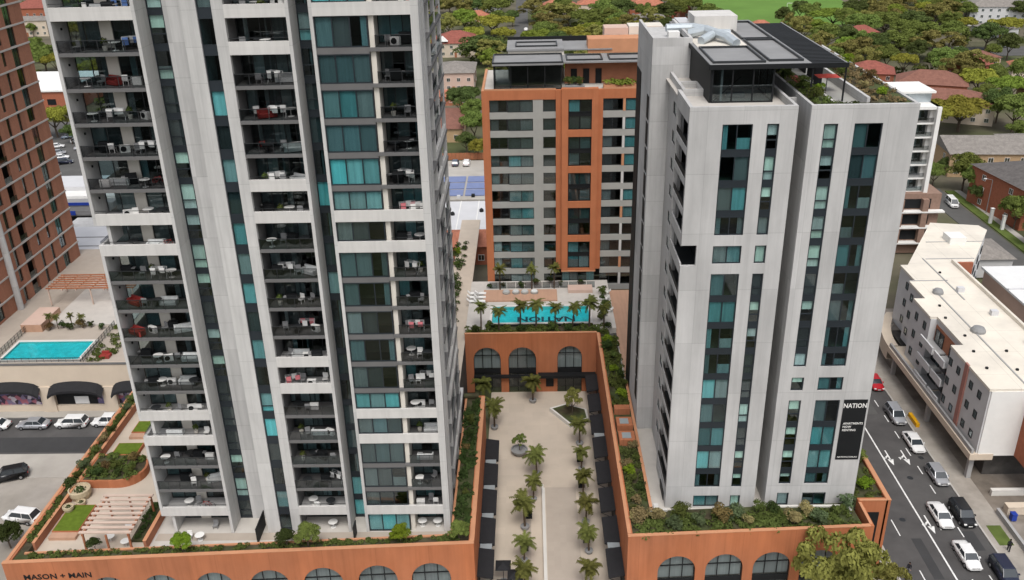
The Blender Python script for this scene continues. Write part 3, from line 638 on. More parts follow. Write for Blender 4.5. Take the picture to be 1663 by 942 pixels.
# ================================================================== centre building
YC = 142.7
CB = thing('apartment_block', (6, 150, 9.2), 'orange rendered apartment block with grey bands behind the rooftop pool', 'building')
def kbox(n, x0, x1, y0, y1, z0, z1, m, par=CB): return box(n, x0, x1, y0, y1, z0, z1, m, par)
ZT = 43.0; FC = 3.02
def zc(r): return 41.45-FC*r      # window head of row r
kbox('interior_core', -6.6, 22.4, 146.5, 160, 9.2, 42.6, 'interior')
kbox('side_wall', -7.4, -7.0, YC, 160, 9.2, ZT, 'orange_cb'); kbox('orange_column', -7.0, -6.2, YC, YC+.5, 9.2, ZT, 'orange_cb'); kbox('top_band', -6.2, 4.4, YC, YC+.5, 41.5, ZT, 'orange_cb')
kbox('orange_column', 4.4, 5.3, YC-.25, YC+.5, 12.2, ZT, 'orange_cb'); kbox('orange_column', 11.1, 11.9, YC-.25, YC+.5, 12.2, ZT, 'orange_cb'); kbox('top_band', 11.9, 22.8, YC, YC+.5, 41.5, ZT, 'orange_cb')
kbox('bay_pier', 5.3, 6.35, YC-.9, YC+.3, 12.2, ZT+.3, 'orange_cb'); kbox('bay_pier', 10.1, 11.1, YC-.9, YC+.3, 12.2, ZT+.3, 'orange_cb')
kbox('grey_pier', .75, 2.35, YC+.06, YC+.5, 9.2, 41.5, 'spand_cb')
kbox('roof_slab', -7.0, 22.8, YC+.5, 160, 42.6, 42.8, 'deckpale'); kbox('parapet', -7.4, -7.0, YC, 160, ZT, ZT+.01, 'orange_cap')
rc = random.Random(3)
for r in range(11):
    zt_ = zc(r); zb_ = zt_-1.95 if r < 10 else zt_-2.1
    kbox('grey_band', -6.2, .75, YC+.08, YC+.45, zb_-(FC-1.95), zb_, 'spand_cb'); kbox('grey_band', 2.35, 4.4, YC+.08, YC+.45, zb_-(FC-1.95), zb_, 'spand_cb'); kbox('grey_band', 11.9, 22.8, YC+.08, YC+.45, zb_-(FC-1.95), zb_, 'spand_cb')
    kbox('floor_slab', -6.6, 22.4, YC+.5, 146.5, zb_-.5, zb_-.2, 'intfloor')
    p = rc.random()
    lo = r > 2
    win(CB, -6.2, YC+.3, zb_, 2.8, zt_-zb_, 2, 'g_dark' if p < .6 else 'g_clear', [rc.choice([None, 'c', 'd']), None], fm='dkmetal', ft=.09)
    win(CB, -3.35, YC+.12, zb_, 4.1, zt_-zb_, 2, 'g_teal' if lo and p < .85 else 'g_dark', [rc.choice('bbc') if lo else 'd', rc.choice('bc') if lo else 'c'], fm='dkmetal', ft=.09)
    win(CB, 2.35, YC+.3, zb_, 2.05, zt_-zb_, 1, 'g_dark', ['d' if p < .5 else None], fm='dkmetal', ft=.09)
    win(CB, 11.9, YC+.3, zb_, 3.2, zt_-zb_, 2, 'g_dark', [rc.choice(['d', None, 'c']), None], fm='dkmetal', ft=.09)
    kbox('window_pier', 15.1, 15.5, YC+.02, YC+.4, zb_, zt_, 'conc_warm' if r % 3 else 'orange_cap')
    win(CB, 15.5, YC+.14, zb_, 2.3, zt_-zb_, 1, 'g_teal' if p < .7 else 'g_dark', ['b' if p < .7 else None], fm='dkmetal', ft=.09)
    win(CB, 17.9, YC+.3, zb_, 4.5, zt_-zb_, 2, 'g_dark', [None, 'd'], fm='dkmetal', ft=.09)
for i in range(5):
    zt_ = 41.6-i*6.04; zb_ = zt_-4.9
    kbox('bay_band', 6.35, 10.1, YC-.8, YC+.2, zt_, zt_+(1.14 if i else 1.7), 'orange_cb')
    win(CB, 6.35, YC-.5, zb_, 3.75, 2.3, 2, 'g_dark' if i in (0, 3) else 'g_deep', ['c', None] if i % 2 else ['d', 'c'], fm='black', ft=.16)
    kbox('bay_spandrel', 6.35, 10.1, YC-.5, YC-.4, zb_+2.3, zb_+2.75, 'black')
    win(CB, 6.35, YC-.5, zb_+2.75, 3.75, 2.15, 2, 'g_teal' if i in (0, 4) else 'g_deep', ['b', None] if i in (0, 4) else ['d', 'd'], fm='black', ft=.16)
kbox('bay_band', 6.35, 10.1, YC-.8, YC+.2, 12.0, 12.54, 'orange_cb'); kbox('bay_sill', 5.3, 11.1, YC-.95, YC+.3, 11.95, 12.2, 'orange_cap')
win(CB, 5.4, YC+.1, 9.3, 5.6, 2.6, 4, 'g_teal', ['b', 'c', None, 'b'], name='shopfront_glazing', ft=.1)
# roof of the centre building
kbox('parapet_wall', -7.0, 4.4, YC+.02, YC+.2, 42.8, 43.25, 'orange_cap'); kbox('parapet_wall', 11.9, 22.8, YC+.02, YC+.2, 42.8, 43.25, 'orange_cap')
kbox('pavilion_roof', -5.6, 5.6, 143.6, 151, 46.7, 47.0, 'membrane'); kbox('pavilion_roof', 5.6, 22.8, 145.2, 152, 46.6, 46.85, 'membrane'); kbox('pavilion_roof', -3.4, 6, 151, 160, 47.6, 47.9, 'membrane'); kbox('pavilion_roof', 6, 14, 152, 160, 47.4, 47.6, 'membrane')
kbox('pavilion_wall', -3.2, 6, 151.2, 159.8, 42.8, 47.6, 'cream'); kbox('roof_edge', -3.4, 13.5, 160, 160.2, 47.5, 48.4, 'black')
for xa, xb, ya, yb, zz in ((-5.6, 5.6, 143.6, 151, 47.0), (6.2, 12, 146, 150.5, 46.85), (13, 22, 146, 150.5, 46.85), (-2, 5, 153, 157, 47.9)):
    b = MB(); t = .18; b.box(xa, xb, ya, ya+t, zz, zz+.25).box(xa, xb, yb-t, yb, zz, zz+.25).box(xa, xa+t, ya+t, yb-t, zz, zz+.25).box(xb-t, xb, ya+t, yb-t, zz, zz+.25); b.wob('roof_upstand', 'dkmetal', CB)
win(CB, -5.4, 144, 42.8, 10.8, 3.9, 4, 'g_dark', None, fm='black', ft=.16, name='pavilion_glazing'); win(CB, -5.4, 150.8, 42.8, 6.7, 3.9, 2, 'g_dark', None, rz=R(-90), fm='black', ft=.16, name='pavilion_glazing')
kbox('pavilion_backing', -2.9, 5.4, 147.5, 147.7, 42.8, 46.7, 'interior'); kbox('pavilion_backing', 6, 22.8, 148, 148.3, 42.8, 46.6, 'terracotta')
for i in range(3): kbox('pavilion_door', 7.0+i*2, 8.0+i*2, 147.9, 147.99, 42.8, 45.2, 'black')
kbox('terrace_wall', 10, 22.8, 152.2, 156, 46.85, 49.1, 'orange_cap'); kbox('terrace_wall', 13, 17, 156.2, 160, 47, 50.2, 'pinkwall'); kbox('terrace_wall', 17.1, 22.8, 156.2, 160, 47, 50.4, 'cream')
kbox('hedge_planter', 12, 22.4, 143.2, 144.6, 42.8, 43.5, 'orange_cap'); kbox('hedge_planter', 5.9, 9, 143.4, 145, 42.8, 43.4, 'grey')
# ================================================================== podium buildings and courtyard
def archwall(par, name, u0, u1, z0, z1, arches, t, m, origin, rz, n=14):
    """wall in local coordinates (u along x, outside towards -y) with arched openings; arches: (centre, width, top z)"""
    b = MB(); cur = u0
    def slab(a, c, za, zb):
        b.quad((a, 0, za), (c, 0, za), (c, 0, zb), (a, 0, zb)); b.quad((c, t, za), (a, t, za), (a, t, zb), (c, t, zb))
    for c, wd, zt in arches:
        r = wd/2; zs = zt-r
        slab(cur, c-r, z0, z1)
        pts = [(c-r*math.cos(math.pi*i/n), zs+r*math.sin(math.pi*i/n)) for i in range(n+1)]
        for p, q in zip(pts, pts[1:]):
            b.quad((p[0], 0, p[1]), (q[0], 0, q[1]), (q[0], 0, z1), (p[0], 0, z1)); b.quad((q[0], t, q[1]), (p[0], t, p[1]), (p[0], t, z1), (q[0], t, z1))
            b.quad((p[0], 0, p[1]), (p[0], t, p[1]), (q[0], t, q[1]), (q[0], 0, q[1]))
        b.quad((c-r, 0, z0), (c-r, t, z0), (c-r, t, zs), (c-r, 0, zs)); b.quad((c+r, t, z0), (c+r, 0, z0), (c+r, 0, zs), (c+r, t, zs))
        cur = c+r
    slab(cur, u1, z0, z1); b.quad((u0, 0, z1), (u1, 0, z1), (u1, t, z1), (u0, t, z1))
    b.quad((u0, t, z0), (u0, 0, z0), (u0, 0, z1), (u0, t, z1)); b.quad((u1, 0, z0), (u1, t, z0), (u1, t, z1), (u1, 0, z1))
    o = b.ob(name, m, par, origin, rz); WL[o.name] = (0, 0, 0)
    return o
def archwindow(wall, c, wd, zt, z0, y, cols=3, sill=None, g='g_clear', nm='arched_window'):
    r = wd/2; zs = zt-r; ft = .09; n = 14
    f = MB()
    pts = [(c-r, z0)]+[(c-r*math.cos(math.pi*i/n), zs+r*math.sin(math.pi*i/n)) for i in range(n+1)]+[(c+r, z0)]
    for p, q in zip(pts, pts[1:]): f.tube((p[0], y, p[1]), (q[0], y, q[1]), ft*.8, ft*.8, 4)
    for i in range(1, cols):
        xx = c-r+wd*i/cols; top = zs+math.sqrt(max(0, r*r-(xx-c)**2)); f.box(xx-ft/2, xx+ft/2, y-.05, y+.05, z0, top)
    f.box(c-r, c+r, y-.06, y+.06, zs-ft/2+.6, zs+ft/2+.6)
    if sill: f.box(c-r, c+r, y-.08, y+.1, sill-.05, sill+.7)
    o = f.ob(nm, 'black', wall, (0, 0, 0)); WL[o.name] = (0, 0, 0)
    for i in range(cols):
        a, d = c-r+wd*i/cols, c-r+wd*(i+1)/cols
        xs = [a+(d-a)*j/6 for j in range(7)]
        top = [zs+math.sqrt(max(0, r*r-(x-c)**2)) for x in xs]
        b = MB(); b.quad((a, y, z0), (d, y, z0), *[(x, y, t_) for x, t_ in zip(xs[::-1], top[::-1])]); b.ob('pane', g, o)
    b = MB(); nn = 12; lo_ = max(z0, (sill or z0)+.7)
    xs = [c-r*.97+2*r*.97*j/nn for j in range(nn+1)]; b.quad((xs[0], y+.3, lo_), (xs[-1], y+.3, lo_), *[(x, y+.3, max(lo_, zs+math.sqrt(max(0, r*r-(x-c)**2))-.05)) for x in xs[::-1]]); b.ob('blind', 'curtaind', o)  # this blind is an added grey sheet standing for bright reflections in glass
    return o
A3 = math.atan2(4.7, 90.4)
PL = thing('podium_building', (-30, 74, 0), 'orange podium with arched windows below the left tower', 'podium')
def pbox(n, x0, x1, y0, y1, z0, z1, m, par=PL): return box(n, x0, x1, y0, y1, z0, z1, m, par)
def fy(x): return 72.45+(x+55.5)*math.tan(A3)
MB().prism([(-54.9, fy(-54.9)+1.3), (-7.0, fy(-7)+1.3), (-7.0, 104.2), (-10.2, 104.2), (-10.2, 140), (-44, 140), (-44, 108), (-54.9, 108)], 0, 9.05).wob('podium_body', 'interior', PL)
MB().prism([(-54.9, fy(-54.9)+.4), (-6.9, fy(-7)+.4), (-6.9, 104.2), (-10.2, 104.2), (-10.2, 140), (-44, 140), (-44, 108), (-54.9, 108)], 9.05, 9.2).wob('terrace_deck', 'deckpale', PL)
CT = math.cos(A3)
fw = archwall(PL, 'front_wall', 0, 49.1/CT, 0, 10.4, [((x+55.5)/CT, 4.2, 8.0) for x in (-45.2, -39.7, -34.1, -28.3, -22.6, -16.8, -11.1)], .5, 'orange', (-55.5, 72.45, 0), A3)
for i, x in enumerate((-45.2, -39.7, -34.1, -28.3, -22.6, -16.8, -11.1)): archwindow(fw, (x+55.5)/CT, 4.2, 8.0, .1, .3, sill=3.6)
b = MB(); b.box(-.02, 49.1/CT+.02, -.03, .45, 10.4, 10.46); o = b.ob('wall_coping', 'orange_cap', fw)
text('wall_lettering', 'MASON + MAIN', .95, 'black', fw, (5.35, -.03, 8.15), (R(90), 0, 0), .02, .012, sx=1.05)
pbox('left_wall', -55.5, -54.9, 72.5, 108, 0, 10.2, 'orange'); pbox('wall_coping', -55.53, -55.15, 72.48, 108, 10.2, 10.26, 'orange_cap')
pbox('courtyard_wall', -6.95, -6.4, 75.45, 104.2, 0, 10.4, 'orange'); pbox('courtyard_wall', -10.2, -6.4, 104.2, 104.5, 0, 10.4, 'orange')
pbox('wall_coping', -6.85, -6.35, 75.45, 104.2, 10.4, 10.46, 'orange_cap')
pbox('planter_wall', -9.0, -8.75, 76.6, 104, 9.2, 10.3, 'orange_cap'); pbox('planter_soil', -8.75, -6.95, 76, 104.2, 9.2, 10.2, 'soil')
pbox('planter_wall', -54.0, -53.75, 75.8, 107, 9.2, 10.25, 'terracotta'); pbox('wall_coping', -54.05, -53.7, 75.8, 107, 10.25, 10.3, 'orange_cap'); pbox('planter_soil', -54.9, -54.0, 73.3, 108, 9.2, 10.0, 'soil')
# front planter (runs with the slanted front wall)
b = MB(); b.box(.5, 48.4, .5, 1.7, 9.2, 10.05); s_ = b.ob('planter_soil', 'soil', fw); b = MB(); b.box(1.5, 48.2, 1.7, 1.95, 9.2, 10.2); b.ob('planter_wall', 'orange_cap', fw)
pbox('terrace_paving', -53.7, -41.8, 75.6, 106, 9.2, 9.22, 'paving'); pbox('terrace_paving', -41.4, -9.2, 77.2, 78.4, 9.205, 9.215, 'paving2')
pbox('terrace_wall', -42.0, -41.7, 75.9, 82.2, 9.2, 10.3, 'terracotta'); pbox('wall_coping', -42.05, -41.65, 75.9, 82.2, 10.3, 10.36, 'orange_cap')
pbox('side_terrace', -12.5, -9.2, 98.3, 104, 9.2, 12.0, 'conc'); 
for i in range(3): pbox('terrace_opening', -9.19, -9.15, 99+i*1.8, 100.3+i*1.8, 9.5, 11.3, 'black')
pbox('planter_box', -10.2, -7.2, 103.9, 104.6, 10.4, 10.7, 'soil')
# raised lawns with orange edges, round-ended planter
for i, (xa, xb, ya, yb) in enumerate(((-53.2, -50.2, 78.3, 82.9), (-52.6, -49.4, 92.6, 95.2), (-52.0, -49.0, 97.6, 100.2))):
    pbox('lawn_edge', xa, xb, ya, yb, 9.22, 9.72, 'orange'); pbox('lawn', xa+.1, xb-.1, ya+.1, yb-.1, 9.72, 9.76, 'lawn')
    pbox('bench_edge', xa, xb, ya-.9, ya-.005, 9.22, 9.6, 'deckorange')
pts = [(-53.7, 86.6), (-49.4, 86.6)]+[(-49.4+2.7*math.sin(a), 89.3-2.7*math.cos(a)) for a in [math.pi*i/12 for i in range(1, 12)]]+[(-49.4, 92.0), (-53.7, 92.0)]
MB().prism(pts, 9.22, 10.25).wob('curved_planter', 'orange', PL)
MB().prism([(x+(.25 if x < -53 else -.28*(1 if x > -49.4 else 0)), y+(.25 if y < 88 else (-.25 if y > 91 else 0))) for x, y in pts], 10.25, 10.27).wob('planter_soil', 'soil', PL)
pbox('green_bed', -43.9, -42.1, 77, 83.5, 9.22, 9.55, 'soil')

PR = thing('podium_building', (23, 79, 0), 'orange podium with arched windows below the right tower', 'podium')
def qbox(n, x0, x1, y0, y1, z0, z1, m, par=PR): return box(n, x0, x1, y0, y1, z0, z1, m, par)
MB().prism([(10.5, fy(10.5)+1.3), (35.6, fy(35.6)+1.3), (35.6, 81.9), (39.1, 81.9), (39.1, 140), (20.5, 140), (20.5, 128), (10.5, 123.6)], 0, 9.05).wob('podium_body', 'interior', PR)
MB().prism([(10.5, fy(10.5)+.4), (35.6, fy(35.6)+.4), (35.6, 81.9), (39.1, 81.9), (39.1, 140), (20.5, 140), (20.5, 123), (10.5, 123)], 9.05, 9.2).wob('terrace_deck', 'deckpale', PR)
u0 = 0; ox = 10.0
fw2 = archwall(PR, 'front_wall', 0, 26.0/CT, 0, 10.4, [((x-ox)/CT, 4.1, 7.45) for x in (15.4, 20.6, 25.8, 31.0)], .5, 'orange', (ox, fy(ox), 0), A3)
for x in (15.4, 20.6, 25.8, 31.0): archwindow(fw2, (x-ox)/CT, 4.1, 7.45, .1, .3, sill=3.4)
b = MB(); b.box(-.02, 26.0/CT+.02, -.03, .4, 10.4, 10.46); b.ob('wall_coping', 'orange_cap', fw2)
b = MB(); b.box(.6, 25.5/CT, .5, 4.6, 9.2, 9.95); b.ob('planter_soil', 'soil', fw2)
qbox('courtyard_wall', 10.0, 10.5, fy(10)+.5, 122.3, 0, 10.4, 'orange'); qbox('wall_coping', 9.97, 10.35, fy(10)+.5, 122.3, 10.4, 10.46, 'orange_cap')
qbox('step_wall', 36.0, 36.4, fy(36)+.05, 81.3, 0, 10.4, 'orange'); qbox('corner_wall', 36.0, 39.3, 81.3, 81.8, 0, 10.6, 'orange'); qbox('east_wall', 39.1, 39.6, 81.3, 140, 0, 10.6, 'orange')
qbox('wall_coping', 39.15, 39.65, 81.3, 140, 10.6, 10.66, 'orange_cap'); qbox('wall_coping', 36.1, 39.15, 81.25, 81.55, 10.6, 10.66, 'orange_cap'); qbox('wall_coping', 36.0, 36.3, fy(36)+.4, 81.25, 10.4, 10.46, 'orange_cap')
sg = qbox('sign_panel', 36.5, 38.5, 81.22, 81.29, 1.5, 9.0, 'black')
for i, wd in enumerate((.9, .9, .5)): box('sign_line', 36.75, 36.75+wd, 81.2, 81.22, 6.7-i*.45, 6.85-i*.45, 'white', sg)
qbox('planter_soil', 35.8, 39.1, 81.8, 100, 9.2, 10.2, 'soil'); qbox('garden_soil', 10.5, 12.9, fy(11)+5, 122, 9.2, 9.9, 'soil'); qbox('garden_wall', 12.9, 13.15, 80.5, 108, 9.2, 10.25, 'conc_warm'); qbox('wall_coping', 12.85, 13.2, 80.5, 108, 10.25, 10.31, 'orange_cap'); qbox('garden_wall', 13.15, 14.8, 80.5, 80.7, 9.2, 10.2, 'conc_warm')
for ya in (93.2, 96.4, 100.2):
    s_ = qbox('skylight_box', 10.7, 12.7, ya, ya+2.0 if ya < 99 else ya+1.1, 9.9, 10.75, 'orange')
    if ya < 99: box('skylight_pane', 11.1, 12.2, ya+.4, ya+1.6, 10.75, 10.8, 'greyglassroof', s_)
qbox('terrace_paving', 13.2, 20.4, 108, 140, 9.2, 9.22, 'deckorange'); qbox('path_edge', 26.2, 35, 81.0, 81.3, 9.95, 10.1, 'poolcope')
qbox('garden_divider', 34.6, 34.8, 79.8, 81.6, 9.95, 10.5, 'conc_warm'); qbox('garden_divider', 13.4, 13.9, 78.6, 81.8, 9.95, 10.1, 'conc_warm')
# courtyard end wall
PE = thing('podium_building', (0, 122.6, 0), 'orange courtyard end wall with three arches in front of the pool', 'podium')
ew = archwall(PE, 'end_wall', 0, 20.2, 0, 10.4, [(3.3, 4.2, 8.0), (8.75, 4.3, 8.0), (16.1, 3.8, 8.1)], .5, 'orange', (-10.2, 122.3, 0), 0)
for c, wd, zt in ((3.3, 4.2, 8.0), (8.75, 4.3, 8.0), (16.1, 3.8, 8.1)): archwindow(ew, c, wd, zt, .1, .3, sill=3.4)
MB().box(-.05, 20.2, -.04, .4, 10.4, 10.46).ob('wall_coping', 'orange_cap', ew)
box('podium_body', -10.2, 10.5, 124, 142, 0, 8.6, 'interior', PE)
box('canopy', 1.0, 9.9, 121.2, 122.29, 3.0, 3.5, 'black', PE); box('canopy', -9, 1.0, 121.6, 122.29, 2.9, 3.2, 'black', PE); box('poster', 2.2, 3.4, 122.2, 122.28, 1.0, 2.6, 'black', PE)
# awnings along both sides
def awn():
    t = thing('shop_awning', (0, 0, 0), 'x', 'awning', local=True)
    MB().quad((-.9, -2.3, 3.55), (.9, -2.3, 3.85), (.9, 2.3, 3.85), (-.9, 2.3, 3.55)).quad((-.9, -2.3, 3.35), (-.9, -2.3, 3.55), (-.9, 2.3, 3.55), (-.9, 2.3, 3.35)).quad((-.9, -2.3, 3.3), (-.9, 2.3, 3.3), (.9, 2.3, 3.7), (.9, -2.3, 3.7)).quad((-.9, -2.3, 3.3), (.9, -2.3, 3.7), (.9, -2.3, 3.85), (-.9, -2.3, 3.55)).quad((-.9, 2.3, 3.55), (.9, 2.3, 3.85), (.9, 2.3, 3.7), (-.9, 2.3, 3.3)).ob('canvas', 'canvas', t)
    for yy in (-2.2, 0, 2.2): MB().tube((-.85, yy, 3.3), (.9, yy, 2.4), .04, .04, 6).ob('bracket', 'black', t)
    for yy in (-1.1, 1.1): MB().box(-.6, -.4, yy-.08, yy+.08, 3.2, 3.3).ob('light_fitting', 'white', t)
    return t
AW = Maker(awn)
ly = [79.6, 85.1, 90.6, 96.1, 101.6]; ry = [79.6, 85.2, 90.8, 96.4, 102, 107.6, 113.2, 118.8]
for i, y in enumerate(ly): AW((-5.5, y, 0), math.pi, 'black shop awning along the left courtyard wall, %s from the front' % ORD[i], 'awnings along the courtyard')
for i, y in enumerate(ry): AW((9.1, y, 0), 0, 'black shop awning along the right courtyard wall, %s from the front' % ORD[i], 'awnings along the courtyard')
for i, y in enumerate([82.35, 87.85, 93.35, 98.85]): tag(MB().box(-6.3, -4.9, y-.42, y+.42, 3.55, 3.68).box(-6.3, -4.9, y-.42, y-.38, 3.3, 3.55).wob('glass_canopy', 'greyglassroof'), 'grey glass canopy between left awnings, %s from the front' % ORD[i], 'canopy', 'glass canopies')
for i, y in enumerate([82.4, 104.8]): tag(MB().box(8.5, 9.9, y-.42, y+.42, 3.55, 3.68).box(8.5, 9.9, y-.42, y-.38, 3.3, 3.55).wob('glass_canopy', 'greyglassroof'), 'grey glass canopy between right awnings, %s from the front' % ORD[i], 'canopy', 'glass canopies')
for x_, sgn in ((-6.38, 1), (9.98, -1)):
    for i in range(8):
        y = 77.2+i*5.5
        if sgn > 0 and y > 101: continue
        box('shopfront', x_ if sgn > 0 else x_-.05, x_+.05 if sgn > 0 else x_, y, y+4.6, .1, 3.2, 'black', PL if sgn > 0 else PR)
# low walls, ramp strip
tag(MB().box(1.1, 1.35, 60, 98, 0, .55).box(1.35, 1.5, 60, 97.6, 0, .3).wob('low_ramp_wall', 'poolcope'), 'long low pale wall beside the courtyard ramp', 'wall')
struct(box('ramp_strip', 1.6, 5.6, 58, 98, 0, .012, 'paving2')); struct(box('planting_strip', -1.3, -.35, 72, 92, 0, .02, 'paving2'))
tp = thing('triangular_planter', (5.6, 115, 0), 'pale triangular planter with a sparse tree near the end wall', 'planter')
tpts = [(2.6, 116.6), (5.6, 112.0), (8.4, 113.6), (8.2, 116.2), (5.0, 117.8)]
MB().prism(tpts, 0, .6).wob('planter_wall', 'poolcope', tp); cx_, cy_ = 5.9, 115.2
MB().prism([(cx_+(x-cx_)*.86, cy_+(y-cy_)*.86) for x, y in tpts], .6, .64).wob('soil', 'soil', tp)
# ------------------------------------------------------------------ rooftop pool (right-hand complex)
PP = thing('rooftop_pool', (1.5, 130, 8.6), 'turquoise rooftop pool with dark lettering behind the courtyard wall', 'pool')
def wbx(n, *a): return box(n, *a, PP)
wbx('basin_floor', -6.2, 9.3, 126.8, 132.6, 8.65, 9.3, 'pooltile')
for a in ((-6.6, -6.2, 126.4, 133), (9.3, 9.7, 126.4, 133), (-6.2, 9.3, 126.4, 126.8), (-6.2, 9.3, 132.6, 133)): wbx('pool_edge', *a, 8.6, 10.0, 'poolcope')
wbx('water', -6.2, 9.3, 126.8, 132.6, 9.86, 9.88, 'water')
text('pool_lettering', 'NATION', 2.3, 'navyprint', PP, (2.4, 130.0, 9.306), (0, 0, math.pi), .004, .07, sx=1.05)
DK = thing('pool_deck', (0, 136, 8.6), 'pale paved deck around the lettered rooftop pool', 'deck')
for i, a in enumerate(((-10.2, -6.6, 124.6, 142.6), (9.7, 13.2, 124.6, 142.6), (-6.6, 9.7, 133, 142.6))): box('deck_paving', *a, 8.6, 9.96, 'deckpale', DK)
box('timber_deck', -7.9, 4.4, 134.4, 138.6, 9.96, 10.2, 'deckorange', DK); box('pale_platform', 6.3, 10.4, 137.4, 139.6, 9.96, 10.5, 'pinkwall', DK)
box('black_trim', -10.2, 11, 126.0, 126.38, 8.6, 9.9, 'black', DK); box('planter_bed', -10.2, 12, 122.85, 126.0, 8.6, 9.7, 'soil', DK)
for i in range(12): box('fence_panel', -7+i*1.5, -5.6+i*1.5, 139.6, 139.66, 9.96, 11.1, 'balglass', DK)
box('left_path', -14, -10.2, 104.6, 175, 8.9, 9.22, 'paving', DK)
def lounger():
    t = thing('round_daybed', (0, 0, 0), 'x', 'daybed', local=True)
    MB().lathe([(.0, .0), (.62, .0), (.66, .28), (.6, .34), (0, .36)], 18).ob('base', 'spand_cb', t, smooth=False); MB().lathe([(.52, .36), (.5, .46), (0, .48)], 18).ob('cushion', 'curtain', t)
    return t
LB = Maker(lounger)
for i, x in enumerate((-4.1, -2.5, -1.0, .6)): LB((x, 137.2, 10.2), 0, 'grey round daybed on timber deck, %s from the left' % ORD[i], 'round daybeds')
def sunbed():
    t = thing('sun_lounger', (0, 0, 0), 'x', 'sun lounger', local=True)
    MB().box(-.35, .35, -.9, .5, .25, .36).ob('seat', 'white', t); MB().quad((-.35, .5, .36), (.35, .5, .36), (.35, 1.0, .8), (-.35, 1.0, .8)).quad((-.35, .5, .28), (-.35, 1.0, .72), (.35, 1.0, .72), (.35, .5, .28)).ob('backrest', 'white', t)
    for a in (-.3, .3):
        for c in (-.8, .4): MB().box(a-.03, a+.03, c-.03, c+.03, 0, .25).ob('leg', 'white', t)
    return t
SB = Maker(sunbed)
for i in range(2):
    for j in range(3): SB((-9.6+i*1.2, 134.2+j*1.5, 9.96), R(90), 'white sun lounger left of the pool, %s row, %s from the pool' % (('outer', 'inner')[i], ORD[j]), 'white sun loungers')
for j, (x, y) in enumerate(((12.0, 132.5), (12.0, 134.6), (12.4, 137), (12.2, 130.2))): SB((x, y, 9.96), R(-90), 'white sun lounger right of the pool, %s from the front' % ORD[(1, 2, 3, 0)[j]], 'white sun loungers')
# ------------------------------------------------------------------ palms
def palm_parts(t, h, cr, seed, m='leaf_palm', nf=34, pot=True, tr_=.11):
    rg = random.Random(seed)
    b = MB(); segs = 6
    for i in range(segs): b.tube((0, 0, h*i/segs), (0, 0, h*(i+1)/segs), tr_*(1.2-.3*i/segs), tr_*(1.05-.3*i/segs), 8, i == segs-1)
    b.ob('trunk', 'palmtrunk', t)
    V = MB()
    for i in range(nf):
        a = i*2.39996+rg.uniform(-.45, .45); el_ = rg.uniform(-.5, 1.3); L_ = cr*rg.uniform(.6, 1.15)
        prev = None; pts = []
        for s in range(6):
            f = s/5; e = el_-f*1.5*(.55+.3*rg.random()); 
            if prev is None: p = Vector((0, 0, h))
            else: p = prev+Vector((math.cos(a)*math.cos(e), math.sin(a)*math.cos(e), math.sin(e)))*L_/5
            pts.append(p); prev = p
        side = Vector((-math.sin(a), math.cos(a), 0))
        for s in range(1, 6):
            for q in range(2):
                base = pts[s-1].lerp(pts[s], q*.5); fw_ = (pts[s]-pts[s-1]).normalized()
                ll = cr*.34*(1-.5*abs(s-2.2)/3.2)
                for sg_ in (-1, 1):
                    tip = base+side*sg_*ll*.8+fw_*ll*.55+Vector((0, 0, -ll*.25)); V.quad(base-fw_*.03*cr, base+fw_*.09*cr, tip)
        V.quad(pts[0]+side*.02, pts[0]-side*.02, pts[3]-side*.015, pts[3]+side*.015)
    V.ob('fronds', m, t)
    if pot: MB().lathe([(.0, .02), (.4, .02), (.52, .42), (.52, .46), (.44, .46), (.42, .4), (0, .4)], 14).ob('pot', 'grey', t)
    return t
def palm_fn(h, cr, seed, pot, tr_=.11, nf=34, m='leaf_palm'):
    def f():
        return palm_parts(thing('palm_tree', (0, 0, 0), 'x', 'palm tree', local=True), h, cr, seed, m, nf, pot, tr_)
    return f
PA = [Maker(palm_fn(3.6, 1.72, s, True)) for s in (1, 2, 3)]
rp = random.Random(9)
def lean(o, a=.07): o.rotation_euler[0] = rp.uniform(-a, a); o.rotation_euler[1] = rp.uniform(-a, a); return o
for i, (x, y) in enumerate(((6.7, 107.7), (6.6, 101.8), (6.5, 95.9), (6.5, 90.6), (6.6, 85.3), (6.5, 79.3))[::-1]): lean(PA[i % 3]((x, y, 0), rp.random()*6, 'potted palm in the right courtyard row, %s from the front' % ORD[i], 'courtyard palms', rp.uniform(.82, 1.12)))
for i, (x, y) in enumerate(((.5, 100.7), (0, 95.3), (-1.1, 89.7), (-1.2, 83.8), (-1.2, 78.9))[::-1]): lean(PA[(i+1) % 3]((x, y, 0), rp.random()*6, 'potted palm in the left courtyard row, %s from the front' % ORD[i], 'courtyard palms', rp.uniform(.88, 1.2)))
for l, x, y in (('middle of the end wall', .1, 119.2), ('left awnings', -5.6, 112.0), ('left corner of the end wall', -7.4, 118.6)): PA[0]((x, y, 0), rp.random()*6, 'potted palm standing by the %s' % l, 'courtyard palms', 1.1)
PQ = [Maker(palm_fn(4.6, 1.65, s, False, .13, 32)) for s in (5, 6)]
for i, (x, y) in enumerate(((-7.8, 124.6), (-5.0, 124.4), (-1.7, 124.7), (.8, 124.7), (3.7, 124.8), (6.3, 124.6), (9.0, 124.9), (11.3, 124.9))): lean(PQ[i % 2]((x, y, 9.6), rp.random()*6, 'palm with thick trunk along the pool edge, %s from the left' % ORD[i], 'pool palms', rp.uniform(.85, 1.12)))
for i, (x, y) in enumerate(((-5.2, 139.2), (.2, 139.3), (4.0, 139.4))): PQ[i % 2]((x, y, 9.9), rp.random()*6, 'palm in front of the centre building, %s from the left' % ORD[i], 'pool palms', .85)
